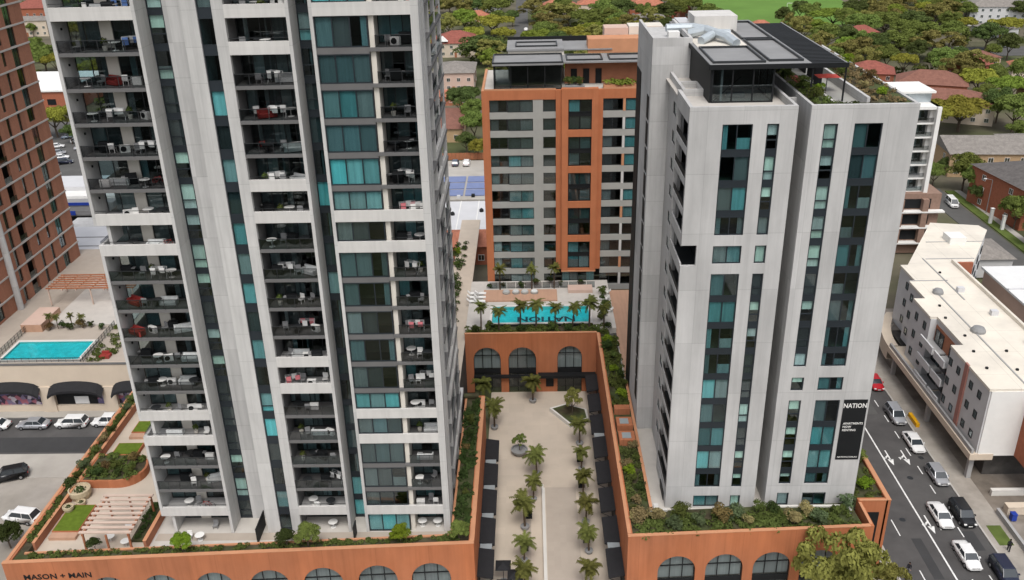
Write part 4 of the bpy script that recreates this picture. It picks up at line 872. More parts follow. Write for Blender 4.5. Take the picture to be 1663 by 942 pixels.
# ================================================================== generic plants
TR_UNIT = [trunkmesh('trunk', s) for s in (1, 2)]
CROWNS = {}
def crown(kind, v):
    k = (kind, v)
    if k not in CROWNS: CROWNS[k] = leafmesh('crown', crown_clumps(100+v*7+len(kind), kind), 270 if kind != 'open' else 230, .046, 'leaf1', 50+v, .25)
    return CROWNS[k]
def tree(x, y, z, s, kind, ci, v, label, group, name='tree', cat='tree', sq=1):
    t = thing(name, (x, y, z), label, cat, group, rz=(x*7.3+y*3.1) % 6.28, local=True); t.scale = (s, s, s*sq)
    c = bpy.data.objects.new('trunk', TR_UNIT[v % 2]); link(c, t); c = bpy.data.objects.new('crown', crown(kind, v)); link(c, t); c.material_slots[0].link = 'OBJECT'; c.material_slots[0].material = MATS['leaf%d' % ci if isinstance(ci, int) else ci]; return t
SHR = {}
def shrub(x, y, z, s, m, label, group=None, v=0, sq=1, name='shrub'):
    k = (m, v)
    if k not in SHR:
        rg = random.Random(v+3); cl = []
        for i in range(9): a = rg.uniform(0, 6.28); r = rg.uniform(0, .55); cl.append((r*math.cos(a), r*math.sin(a), rg.uniform(.3, .95), .38, .38, .34))
        lf = leafmesh('leaves', cl, 90, .085, m, v+20, .2); st = MB()
        for i in range(4): a = i*1.6; st.tube((0, 0, -.1), (.3*math.cos(a), .3*math.sin(a), .6), .03, .015, 5)
        SHR[k] = (lf, st.mesh('stem', 'trunk'))
    t = thing(name, (x, y, z), label, 'shrub', group, rz=(x*5.1+y*9.7) % 6.28, local=True); t.scale = (s, s, s*sq)
    for nm, me in zip(('foliage', 'stems'), SHR[k]): link(bpy.data.objects.new(nm, me), t)
    return t
def cover(name, x0, x1, y0, y1, z, dens, size, m, label, seed, fn=None):
    rg = random.Random(seed); n = int((x1-x0)*(y1-y0)*dens); cl = []
    for i in range(n):
        x, y = rg.uniform(x0, x1), rg.uniform(y0, y1)
        cl.append((x-(x0+x1)/2, (y if fn is None else y+fn(x))-(y0+y1)/2, size*.35, size*rg.uniform(.7, 1.2), size*rg.uniform(.7, 1.2), size*rg.uniform(.5, .9)))
    o = link(bpy.data.objects.new(name, leafmesh(name, cl, 34, size*.32, m, seed, .5)), None, ((x0+x1)/2, (y0+y1)/2, z)); tag(o, label, 'plants', kind='stuff'); return o
# ================================================================== planting
sf = lambda x: (x+55.5)*math.tan(A3)
cover('ground_cover', -54.0, -8, 73.35, 74.15, 10.05, 4.0, .36, 'leaf_shrub', 'low green planting along the front podium edge at left', 1, sf)
cover('ground_cover', -54.85, -54.05, 76, 107, 10.0, 4.0, .42, 'leaf_shrub', 'dark green planting along the far left podium edge', 2)
cover('ground_cover', -8.7, -7.0, 77.5, 104, 10.2, 2.6, .46, 'leaf_dark', 'dark green planting along the left courtyard wall', 3)
cover('ground_cover', 10.6, 12.8, 82, 93, 9.9, 2.6, .46, 'leaf2', 'mixed green planting along the right courtyard wall', 4)
cover('ground_cover', 10.6, 12.8, 102, 121.5, 9.9, 2.0, .55, 'leaf_shrub', 'dense green hedge along the right courtyard wall', 5)
cover('ground_cover', 11, 35, 71.6, 74.8, 9.95, 2.3, .52, 'leaf_shrub', 'low planting below the right tower front', 6, lambda x: (x+55.5)*math.tan(A3)+1.2)
cover('ground_cover', -10, 12, 123.1, 125.9, 9.7, 2.0, .5, 'leaf_shrub', 'low green planting behind the courtyard end wall', 7)
cover('ground_cover', -53.4, -47.5, 87.0, 91.6, 10.26, 1.6, .5, 'leaf_shrub', 'dense planting filling the round-ended orange planter', 8)
cover('ground_cover', 26.3, 28.3, 82.7, 104, 54.5, 1.3, .35, 'leaf_shrub', 'green planting on the right tower roof', 9)
cover('ground_cover', 31.9, 35.3, 82.7, 110, 54.6, 1.2, .38, 'leaf_tan', 'dry green planting along the right roof edge', 10)
cover('ground_cover', 28.5, 31.6, 82.7, 83.5, 54.55, 3, .28, 'leaf_dark', 'low planting along the front roof parapet', 11)
cover('ground_cover', 35.9, 39.0, 82, 96, 10.2, 1.0, .45, 'leaf_shrub', 'green planting beside the right tower above the road', 12)
cover('ground_cover', 12.2, 22.2, 143.3, 144.5, 43.5, 2.6, .75, 'leaf4', 'bright green hedge on the centre building roof', 13)
cover('ground_cover', -43.8, -42.2, 77.2, 83.3, 9.55, 2, .4, 'leaf_dark', 'dark green bed beside the white pergola', 14)
cover('ground_cover', -14.4, -12.2, 118, 162, 9.25, .8, .6, 'leaf_dark', 'dark hedge along the path left of the pool', 15)
rs = random.Random(21)
def bed(n, x0, x1, y0, y1, z, s0, s1, mats, where, axis=0, seed=1, fn=None, sq=1):
    rg = random.Random(seed); ps = []
    for i in range(n):
        t = (i+.5+rg.uniform(-.3, .3))/n
        x = x0+(x1-x0)*(t if axis == 0 else rg.random()); y = y0+(y1-y0)*(t if axis == 1 else rg.random())
        ps.append((x, y+(fn(x) if fn else 0)))
    for i, (x, y) in enumerate(ps):
        m, d = mats[i % len(mats)]
        shrub(x, y, z, rg.uniform(s0, s1), m, '%s shrub %s, %s from the %s' % (d, where, ORD[i], 'left' if axis == 0 else 'front'), 'shrubs '+where, i % 3, sq)
G, Dk, Tn, Rs, Bl, Lm = ('leaf_shrub', 'green'), ('leaf_dark', 'dark green'), ('leaf_tan', 'pale tan'), ('leaf_rust', 'rusty'), ('leaf_bluegreen', 'blue-green'), ('leaf_lemon', 'lime green')
bed(15, 11, 35.2, 72.8, 75.6, 9.95, 1.0, 1.6, [Tn, Tn, Bl, G, Bl, Rs, Bl, Tn, G, Dk], 'in front of the right tower', 0, 3, lambda x: (x+55.5)*math.tan(A3)+1)
bed(9, 10.9, 12.6, 78.5, 93, 9.9, .7, 1.1, [Tn, G, Tn, Dk, G, Lm], 'in the bed left of the right tower', 1, 4)
bed(7, 10.9, 12.6, 103, 121, 9.9, .9, 1.3, [Lm, G, Dk], 'along the right courtyard wall', 1, 5)
bed(9, -54.6, -54.3, 84, 106, 10.0, .7, 1.2, [Dk, G, Bl, G, Tn], 'along the far left podium edge', 1, 6)
bed(8, -53.1, -47.6, 87.3, 91.4, 10.26, .7, 1.1, [G, Dk, Rs, G], 'in the round-ended planter', 0, 7)
bed(7, -8.5, -7.3, 79, 103.5, 10.2, .6, 1.0, [Dk, G, Dk, Rs], 'on top of the left courtyard wall', 1, 8)
bed(6, 26.5, 28.2, 84, 101, 54.5, .7, 1.2, [G, Lm, G, Dk], 'in the left bed of the right roof garden', 1, 9)
bed(8, 32.2, 35.1, 84, 109, 54.6, .6, 1.2, [Lm, Tn, Rs, G, Lm], 'in the right bed of the right roof garden', 1, 10)
bed(4, 36.5, 38.6, 82.6, 95, 10.2, .9, 1.5, [Lm, G, G], 'beside the right tower above the road', 1, 11)
bed(9, -9.6, 11, 123.2, 125.6, 9.7, .8, 1.2, [Dk, G, G], 'between the pool palms', 0, 41)
bed(6, 10.8, 12.6, 123.5, 138, 9.9, .8, 1.3, [Dk, G], 'right of the lettered pool', 1, 12)
bed(6, -13.8, -12.4, 120, 160, 9.25, .9, 1.4, [Dk, G, Lm], 'along the path left of the pool', 1, 13)
bed(3, 6.3, 8.8, 143.8, 144.6, 43.4, .9, 1.2, [G, Dk], 'on the centre roof beside the glass pavilion', 0, 14)
bed(7, -9, 9.5, 139.8, 141.8, 9.96, .6, 1.0, [Dk, G], 'at the foot of the centre building', 0, 15)
for i, (x, c) in enumerate(((-37.2, 'leaf_lemon'), (-26.2, 'leaf_dark'), (-24.0, 'leaf1'), (-14.2, 'leaf_lemon'), (-8.0, 'leaf1'))):
    tree(x, fy(x)+1.1, 10.0, 1.3 if i != 2 else 1.6, 'round', c, i % 2, 'small %s tree in front of the left tower, %s from the left' % ('lime green' if 'lemon' in c else 'green', ORD[i]), 'podium edge trees', 'small_tree')
tree(-46.8, 75.0, 9.9, .9, 'round', 'leaf_dark', 1, 'small dark tree at the front corner of the white pergola', None, 'small_tree')
tree(6.0, 115, .6, 1.6, 'open', 'leaf0', 0, 'sparse tree growing in the pale triangular planter', None, 'small_tree', sq=1.5)
tree(37.8, 88.3, 10.2, 1.5, 'round', 'leaf1', 1, 'leafy green tree beside the right tower above the road', None, 'small_tree')
for i, (x, y, s, c) in enumerate(((31.6, 72.4, 5.0, 'leaf_street'), (37.6, 75.0, 2.7, 'leaf_street'))):
    tree(x, y, 0, s, 'open', c, i % 2, 'yellow-green street tree before the right podium, %s from the left' % ORD[i], 'street trees in front', 'street_tree', sq=1.5)
tree(-64.8, 87.0, 0, 2.0, 'round', 'leaf_dark', 0, 'dark green bush beside the car park at lower left', None, 'small_tree')
# round stone pots and bowl planter
def pot():
    t = thing('stone_planter', (0, 0, 0), 'x', 'planter', local=True)
    MB().lathe([(0, 0), (.8, 0), (1.0, .5), (1.0, .95), (.88, .98), (.85, .8), (0, .8)], 20).ob('bowl', 'potstone', t); link(bpy.data.objects.new('plant', leafmesh('plant', [(0, 0, .85, .6, .6, .12)], 90, .12, 'leaf_dark', 4)), t); return t
PT = Maker(pot)
PT((-53.0, 85.0, 9.22), 0, 'large round beige planter beside the orange curved wall', 'round stone planters', 1.25); PT((-52.9, 81.9, 9.76), 0, 'small round beige planter on the lawn corner, nearer one', 'round stone planters', .62); PT((-52.3, 83.5, 9.22), 0, 'small round beige planter behind the lawn corner, farther one', 'round stone planters', .55)
bt = thing('bowl_planter', (-1.9, 105.6, 0), 'grey bowl planter with a small tree in the courtyard', 'planter', local=True)
MB().lathe([(0, 0), (.6, 0), (1.1, .6), (1.2, .9), (1.05, .9), (1.0, .75), (0, .75)], 20).ob('bowl', 'grey', bt)
tree(-1.9, 105.6, .7, 1.1, 'open', 'leaf1', 1, 'small tree standing in the grey courtyard bowl planter', None, 'small_tree', sq=1.3)
for i, (x, y) in enumerate(((-3.6, 80.7), (-3.4, 77.6), (-2.2, 79.2))):
    t = thing('cafe_umbrella', (x, y, 0), 'black square cafe umbrella in the courtyard, %s' % ('front left one', 'nearest one', 'rightmost one')[(0, 1, 2)[i]], 'umbrella', 'cafe umbrellas', local=True)
    MB().tube((0, 0, 0), (0, 0, 2.5), .04, .04, 6).ob('pole', 'dkmetal', t); b = MB()
    for k in range(4):
        a = math.pi/4+k*math.pi/2; c_ = a+math.pi/2; r_ = 1.25
        b.quad((0, 0, 2.75), (r_*math.cos(a), r_*math.sin(a), 2.25), (r_*math.cos(c_), r_*math.sin(c_), 2.25))
    b.ob('canopy', 'canvas', t); MB().box(-.35, .35, -.35, .35, 0, .08).ob('base', 'grey', t)
def bench():
    t = thing('planter_bench', (0, 0, 0), 'x', 'planter', local=True)
    MB().box(-.4, .4, -1, 1, 0, .5).ob('planter_box', 'black', t); link(bpy.data.objects.new('plant', leafmesh('plant', [(0, -.5, .55, .3, .5, .2), (0, .4, .55, .3, .5, .2)], 60, .1, 'leaf_dark', 9)), t); return t
PBn = Maker(bench)
for i, (x, y) in enumerate(((-1.1, 86.6), (-.6, 92.6), (6.4, 98.8), (6.4, 88.0), (6.4, 82.3), (6.5, 104.6))): PBn((x, y, 0), 0, 'black planter box between courtyard palms, %s row, %s from the front' % (('left', 'left', 'right', 'right', 'right', 'right')[i], ORD[(0, 1, 2, 1, 0, 3)[i]]), 'planter boxes between the palms')
# roof garden umbrella, left terrace pergola
ru = thing('red_umbrella', (29.7, 90.5, 54.08), 'red square umbrella on the right tower roof garden', 'umbrella', local=True)
MB().tube((0, 0, 0), (0, 0, 1.6), .04, .04, 6).ob('pole', 'dkmetal', ru); MB().quad((-1.1, -.9, 1.5), (1.1, -.9, 1.5), (0, 0, 1.75)).quad((1.1, -.9, 1.5), (1.1, .9, 1.5), (0, 0, 1.75)).quad((1.1, .9, 1.5), (-1.1, .9, 1.5), (0, 0, 1.75)).quad((-1.1, .9, 1.5), (-1.1, -.9, 1.5), (0, 0, 1.75)).ob('canopy', 'redumb', ru)
def pergola(name, x0, x1, y0, y1, z0, z1, n, label, slat_m, post_m, along='x', beams=2):
    t = thing(name, ((x0+x1)/2, (y0+y1)/2, z0), label, 'pergola')
    for x in (x0+.15, (x0+x1)/2, x1-.15):
        for y in (y0+.15, y1-.15): box('post', x-.09, x+.09, y-.09, y+.09, z0, z1, post_m, t)
    for i in range(beams): x = x0+.15+(x1-x0-.3)*i/(beams-1); box('beam', x-.1, x+.1, y0, y1, z1, z1+.25, post_m, t)
    for i in range(n):
        y = y0+.2+(y1-y0-.4)*i/(n-1); box('slat', x0-.2, x1+.2, y-.16, y+.16, z1+.26, z1+.42, slat_m, t)
    return t
pergola('pergola', -48.0, -42.8, 75.0, 81.6, 9.22, 11.8, 9, 'white slatted pergola with terracotta posts on the left podium terrace', 'slatpale', 'timber')
for i, (x, y) in enumerate(((-44.2, 76.4), (-46.2, 77.2), (-44.8, 79.2))):
    t = thing('terrace_table', (x, y, 9.22), 'white table under the white slatted pergola, %s from the front' % ORD[i], 'table', 'tables under the pergola', local=True)
    MB().lathe([(.45, .7), (.5, .72), (.5, .75), (0, .76)], 14).ob('top', 'white', t); MB().tube((0, 0, 0), (0, 0, .72), .05, .05, 6).ob('leg', 'white', t)
# ================================================================== left: street building, pool terrace, brick tower
SBd = thing('shop_building', (-72, 119, 0), 'beige street building with black arched awnings below the left pool', 'building')
box('wall', -110, -56.5, 118.2, 119, 4.4, 8.2, 'beigewall', SBd); box('wall_body', -110, -56.5, 119.6, 150, 0, 7.9, 'interior', SBd)
for i, x in enumerate((-94.6, -84.6, -74.6, -64.9, -57.4)): box('wall_pier', x-1.05, x+1.05, 118.0, 119, 0, 4.4, 'beigewall', SBd)
for i, x in enumerate((-89.6, -79.6, -69.75, -61.2)):
    hw = 3.95 if i < 3 else 2.65
    box('window_sill', x-hw, x+hw, 118.2, 118.9, 0, 1.0, 'beigewall', SBd); wn = box('shop_window', x-hw, x+hw, 118.6, 118.7, 1.0, 4.4, 'shopprint' if i != 2 else 'black', SBd)
    if i == 2: box('window_print', x-1.0, x+1.2, 118.55, 118.59, 1.1, 2.4, 'whitep', wn); box('window_print', x+2.6, x+3.9, 118.55, 118.59, 1.1, 3.2, 'shopprint', wn)
    b = MB(); n = 10; prev = None
    for j in range(n+1):
        u = -hw-.3+(2*hw+.6)*j/n; zt_ = 4.0+1.1*math.sqrt(max(0, 1-(u/(hw+.31))**2)); p = ((x+u, 118.15, zt_+.25), (x+u, 116.9, zt_-.75), (x+u, 116.9, zt_-1.15))
        if prev: b.quad(prev[0], prev[1], p[1], p[0]); b.quad(prev[1], prev[2], p[2], p[1])
        prev = p
    b.wob('arched_awning', 'canvas', SBd)
box('roof_edge', -110, -56.5, 118.1, 118.5, 8.2, 8.4, 'slab', SBd); box('roof_deck', -110, -56.5, 118.5, 165, 7.9, 8.0, 'paving2', SBd)
PW = thing('terrace_pool', (-75, 122.8, 7.9), 'bright turquoise pool on the terrace above the beige shops', 'pool')
def tb(n, *a, par=PW): return box(n, *a, par)
tb('basin_floor', -81.2, -69.3, 119.6, 125.4, 8.005, 8.03, 'pooltile')
for a in ((-81.6, -81.2, 119.2, 125.9), (-69.3, -68.8, 119.2, 125.9), (-81.2, -69.3, 119.2, 119.6), (-81.2, -69.3, 125.4, 125.9)): tb('pool_edge', *a, 7.95, 8.42, 'poolcope')
tb('water', -81.2, -69.3, 119.6, 125.4, 8.33, 8.35, 'water')
def fence(x0, y0, x1, y1, z, n, label, h=1.2):
    t = thing('pool_fence', (x0, y0, z), label, 'fence'); dx, dy = (x1-x0)/n, (y1-y0)/n
    for i in range(n+1): box('post', x0+dx*i-.03, x0+dx*i+.03, y0+dy*i-.03, y0+dy*i+.03, z, z+h, 'dkmetal', t)
    for i in range(n):
        for zz in (.25, .7, h-.06): MB().tube((x0+dx*i, y0+dy*i, z+zz), (x0+dx*(i+1), y0+dy*(i+1), z+zz), .025, .025, 4).wob('rail', 'dkmetal', t)
        p0, p1 = (x0+dx*(i+.08), y0+dy*(i+.08)), (x0+dx*(i+.92), y0+dy*(i+.92)); MB().quad((*p0, z+.1), (*p1, z+.1), (*p1, z+h-.08), (*p0, z+h-.08)).wob('panel', 'balglass', t)
    return t
fence(-68.3, 119.2, -68.3, 131, 8.0, 12, 'dark metal fence along the right side of the left pool'); fence(-82.3, 119.2, -82.3, 131, 8.0, 12, 'dark metal fence along the left side of the left pool'); fence(-82, 118.9, -68.5, 118.9, 8.35, 12, 'dark metal fence along the front of the left pool', .7)
tw = thing('terrace_steps', (-77, 131, 8), 'peach terrace block behind the left pool', 'terrace'); box('block', -83, -79.6, 129.5, 136, 8, 9.3, 'deckorange', tw); box('block_top', -83, -79.6, 129.5, 136, 9.3, 9.34, 'pinkwall', tw); box('deck', -79.6, -66, 131.5, 150, 8.0, 8.25, 'deckpale', tw)
pergola('pergola', -82.8, -68, 139, 145, 8.2, 11.0, 7, 'orange timber pergola behind the left pool terrace', 'timber', 'slatpale', beams=7)
for i, (x, y) in enumerate(((-78.6, 130.4), (-77.3, 130.2), (-75.0, 130.4), (-73.2, 130.3))): PQ[i % 2]((x, y, 8.2), i, 'small palm behind the left pool, %s from the left' % ORD[i], 'palms behind the left pool', .5)
bed(6, -79, -69.5, 130.0, 131.2, 8.1, .8, 1.2, [Rs, Dk, Dk], 'behind the left terrace pool', 0, 31)
cover('ground_cover', -68, -64.5, 119.5, 131, 8.05, 1.5, .5, 'leaf_shrub', 'green planting right of the left pool fence', 32)
tag(MB().box(-66.3, -64.8, 120.2, 121.4, 8.0, 8.5).box(-66.1, -65.0, 121.0, 121.3, 8.5, 8.9).wob('red_bench', 'red'), 'small red bench right of the left pool', 'bench')
BT = thing('brick_tower', (-93, 145, 0), 'red brick apartment tower with white floor bands at far left', 'building')
def bbx(n, *a): return box(n, *a, BT)
FB = 3.45
cols = [(125.5, 1.2), (129.2, 1.2), (133, 2.2), (141.4, 1.1), (145.2, 2.4), (149.4, 1.0), (153.0, 1.0), (157.0, 2.2)]
edges = [123.0]+[e for c, wd in cols for e in (c-wd/2, c+wd/2)]+[162.0]
bbx('interior_core', -104, -90.5, 123, 161.8, 0, 66, 'interior')
for i in range(0, len(edges), 2): bbx('brick_pier', -88.5, -88, edges[i], edges[i+1], 4, 66, 'brick_t')
bbx('end_wall', -104, -88.5, 161.6, 162, 0, 66, 'brick_t')
rb = random.Random(8)
for f in range(18):
    z = 4+FB*f
    bbx('floor_band', -88.6, -87.85, 123, 162.1, z-.14, z+.14, 'band')
    for c, wd in cols:
        if wd > 2.3: bbx('balcony_recess', -90.4, -90.3, c-wd/2, c+wd/2, z+.14, z+FB-.14, 'slab'); bbx('balustrade_panel', -88.1, -88.05, c-wd/2, c+wd/2, z+.2, z+1.2, 'balglass')
        else:
            if rb.random() < .35: bbx('brick_spandrel', -88.48, -88.02, c-wd/2, c+wd/2, z+.14, z+.9, 'brick_t'); z0_ = z+.9
            else: z0_ = z+.14
            win(BT, -88.2, c-wd/2, z0_, wd, z+FB-.14-z0_, 2 if wd > 2 else 1, rb.choice(['g_dark', 'g_dark', 'g_deep', 'g_teal']), [rb.choice(['d', 'c', None])]*2, rz=R(90))
MB().tube((-87.6, 138.2, 0), (-87.6, 138.2, 66), .55, .55, 12).wob('round_column', 'conc_grey', BT)
# ================================================================== right: cream-roofed apartment building
WB = thing('apartment_building', (66, 115, 0), 'long apartment building with flat cream roof beside the road', 'building')
def wb(n, *a): return box(n, *a, WB)
poly = [(57.6, 98.4), (70, 98.4), (70, 138.5), (73.5, 138.5), (82, 152.5), (81.5, 154.8), (73.5, 156.5), (62.2, 137.5), (61.0, 137.5), (61.0, 131), (60.0, 131), (60.0, 124.8), (58.3, 124.8), (58.3, 118.6), (59.3, 118.6), (59.3, 110.0), (57.6, 110.0)]
MB().prism([(x+(.12 if x < 62.5 else -.15), y+(.08 if y < 110 else -.08)) for x, y in poly], 4.2, 13.9).wob('body', 'greywall', WB)
MB().prism(poly, 13.9, 14.25).wob('roof', 'pale_roof', WB)
for a in ((62.4, 62.6, 98.8, 128), (65.5, 65.7, 124, 140)): wb('roof_joint', *a, 14.25, 14.34, 'plaster')
wb('roof_joint', 60, 66, 131, 131.2, 14.25, 14.34, 'plaster'); wb('roof_joint', 66, 74, 139.6, 139.8, 14.25, 14.34, 'plaster'); wb('roof_joint', 69, 79, 147, 147.2, 14.25, 14.34, 'plaster')
wb('roof_parapet', 69.6, 70.0, 98.6, 138.3, 14.25, 14.8, 'pale_roof')
for x, y, s in ((62.6, 126.5, .8), (63.0, 113.8, 1.0)):
    MB().lathe([(s, 14.25), (s, 14.6), (s*.75, 14.95), (s*.3, 15.1), (0, 15.12)], 12, (x, y)).wob('roof_vent', 'grey', WB)
for i, (x, y) in enumerate(((60.2, 118), (61.0, 122), (59.8, 108), (60.6, 112.5), (63.2, 103), (66, 134), (59.5, 103.5), (64.2, 108))): wb('vent_cap', x-.15, x+.15, y-.15, y+.15, 14.25, 14.5, 'black')
wb('end_wall', 57.9, 62.6, 98.3, 98.7, 4.2, 13.9, 'white'); wb('end_wing', 62.6, 70, 94.5, 98.38, 4.2, 13.4, 'brick_red')
for f in range(3): wb('wing_balcony', 62.9, 70, 92.8, 94.5, 4.6+f*3.1, 5.7+f*3.1, 'plaster')
wb('podium_ledge', 56.9, 59.9, 98.2, 127.5, 3.6, 4.5, 'beigewall'); wb('podium_ledge', 57.1, 57.4, 98.4, 127.5, 4.5, 5.1, 'plaster')
for f in range(3):
    z = 5.6+f*2.95
    for y in (100.2, 102.6, 106.4, 108.8): win(WB, 57.68, y+.9, z, .9, 1.1, 1, 'g_dark', None, rz=R(-90), fm='dkmetal')
    for y, xx in ((119.6, 58.36), (122.6, 58.36), (126.6, 60.06), (129.0, 60.06), (133.4, 61.06)): win(WB, xx, y+.9, z, .9, 1.2, 1, 'g_dark', None, rz=R(-90), fm='dkmetal')
wb('pink_band', 57.5, 57.75, 104.3, 105.2, 4.6, 14.3, 'pinkband')
for f in range(3):
    z = 4.6+f*2.95
    wb('balcony_recess', 59.33, 59.4, 110.2, 118.4, z, z+2.6, 'terracotta' if f == 2 else 'slab')
    for ya, yb in ((110.3, 113.6), (114.2, 118.6)): wb('balcony_slab', 57.5, 59.33, ya, yb, z-.15, z+.05, 'plaster'); wb('balcony_parapet', 57.3, 57.5, ya, yb, z-.15, z+.95, 'greywall')
    win(WB, 59.25, 113.2, z+.05, 2.6, 2.1, 2, 'g_dark', ['c', None], rz=R(-90), name='sliding_door'); win(WB, 59.25, 118.0, z+.05, 2.6, 2.1, 2, 'g_dark', ['c', None], rz=R(-90), name='sliding_door')
for y in (99.5, 113, 126.5): MB().box(57.6, 58.2, y-.3, y+.3, 0, 4.2).wob('column', 'plaster', WB)
# curved ramp wall north of it
b = MB(); prev = None
for i in range(13):
    t_ = i/12; p = (56.9+t_*t_*4, 127.5+t_*12)
    if prev: b.quad((*prev, 2.2), (*p, 2.2), (*p, 4.6), (*prev, 4.6)); b.quad((*prev, 4.6), (*p, 4.6), (p[0]+1.6, p[1], 4.6), (prev[0]+1.6, prev[1], 4.6)); b.quad((prev[0]+1.6, prev[1], 2.2), (p[0]+1.6, p[1], 2.2), (*p, 2.2), (*prev, 2.2))
    prev = p
b.wob('curved_ledge', 'beigewall', WB); MB().box(60, 69.5, 100, 135, 0, 3.4).wob('carpark_core', 'interior', WB)
for f in range(3):
    for i in range(3): q = 1.5+i*5; win(WB, 73.5+q*.519+.02, 138.5+q*.855-.02, 5.4+f*2.95, 1.6, 1.1, 2, 'g_dark', None, rz=R(58.7), fm='dkmetal')
wb('roof_box', 72.6, 75.4, 146, 149, 14.25, 15.4, 'white'); wb('wing_brick', 69.9, 73.2, 138.0, 138.5, 9, 14.2, 'brick_red')
wb('east_ramp', 70.2, 79, 99, 137, 2.0, 5.2, 'tile_gr')
for i in range(9): wb('roof_unit', 71.5+(i % 3)*2.2, 72.7+(i % 3)*2.2, 103+i*3.6, 104.2+i*3.6, 5.2, 6.1, 'grey' if i % 2 else 'white')
for i, (x, y) in enumerate(((66.5, 104), (67.6, 119), (66.2, 127), (68.3, 110))): wb('air_unit', x-.5, x+.5, y-.4, y+.4, 14.25, 15.0, 'metalroof')
# white slab behind the right tower with brick base
WS = thing('apartment_building', (77, 184, 0), 'narrow white apartment slab on brick base beyond the right tower', 'building')
def ws(n, *a): return box(n, *a, WS)
ws('brick_base', 66, 84, 176, 192, 0, 13.0, 'brick_br'); ws('side_fin', 80.4, 81.2, 176.6, 190, 12.9, 30.6, 'white'); ws('core', 66, 80.4, 180, 190, 13, 30, 'interior'); ws('roof', 66, 81.2, 177.2, 190, 30, 30.6, 'white'); ws('penthouse', 76, 80.6, 181, 188, 30.6, 32.6, 'galv'); ws('penthouse_roof', 74, 81, 180, 189, 32.6, 33, 'white')
for f in range(6):
    z = 13+f*2.84; ws('floor_slab', 66, 80.4, 177.4, 180, z-.2, z+.15, 'white')
    for i in range(4):
        xa = 68+i*3.1; win(WS, xa, 179.6, z+.15, 2.5, 2.4, 2, 'g_dark', ['c', None], name='window'); ws('wall_pier', xa+2.5, xa+3.1, 178.4, 180, z+.15, z+2.6, 'white')
    ws('balustrade_panel', 68, 80.3, 177.5, 177.54, z+.15, z+1.1, 'balglass')
for f in range(3):
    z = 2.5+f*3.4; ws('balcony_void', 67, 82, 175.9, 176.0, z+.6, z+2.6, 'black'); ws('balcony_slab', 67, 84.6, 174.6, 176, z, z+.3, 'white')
    for i in range(3): ws('brick_pier', 70+i*5, 71.2+i*5, 174.7, 176, z+.3, z+3.4 if f < 2 else z+2.8, 'brick_br')
# pale awning roofs near the side street, right edge white roof
lr = thing('low_building', (92, 152, 0), 'low building with white metal roof at the right edge', 'building'); box('wall', 84.5, 110, 136, 155, 0, 5.4, 'pinkwall', lr); box('roof', 84, 110.5, 135.6, 155.4, 5.4, 5.8, 'whitep', lr); box('roof_ridge', 84, 110.5, 145, 145.4, 5.8, 6.0, 'metalroof', lr)
lr2 = thing('low_building', (88, 165, 0), 'small grey hipped building between cream roof and side street', 'building'); box('wall', 82, 94, 163, 173, 0, 4.0, 'greywall', lr2)
MB().quad((81.5, 162.5, 4), (94.5, 162.5, 4), (88, 168, 6.2)).quad((94.5, 162.5, 4), (94.5, 173.5, 4), (88, 168, 6.2)).quad((94.5, 173.5, 4), (81.5, 173.5, 4), (88, 168, 6.2)).quad((81.5, 173.5, 4), (81.5, 162.5, 4), (88, 168, 6.2)).wob('roof', 'tile_gr', lr2)
# low walls and bins on the right forecourt
for i, (xa, xb, ya, yb, h, m, lab) in enumerate(((59.2, 66, 95.4, 95.9, .8, 'poolcope', 'low pale wall in the right forecourt, farther one'), (59.4, 66, 91.6, 92.6, 1.1, 'beigewall', 'low beige wall in the right forecourt, nearer one'), (58.2, 58.5, 84, 92, .7, 'plaster', 'low grey kerb wall along the right footpath'))): tag(MB().box(xa, xb, ya, yb, 0, h).box(xa-.04, xb+.04, ya-.04, yb+.04, h, h+.06).wob('low_wall', m), lab, 'wall')
t = thing('wheelie_bin', (59.6, 90.6, 0), 'blue wheelie bin in the right forecourt', 'bin', local=True); MB().prism([(-.3, -.35), (.3, -.35), (.3, .35), (-.3, .35)], .1, 1.0).ob('body', 'blue', t); MB().box(-.34, .34, -.4, .38, 1.0, 1.08).ob('lid', 'blue', t)
for a in (-.25, .25): MB().tube((a, .3, .12), (a+.06, .3, .12), .12, .12, 8).ob('wheel', 'tyre', t)
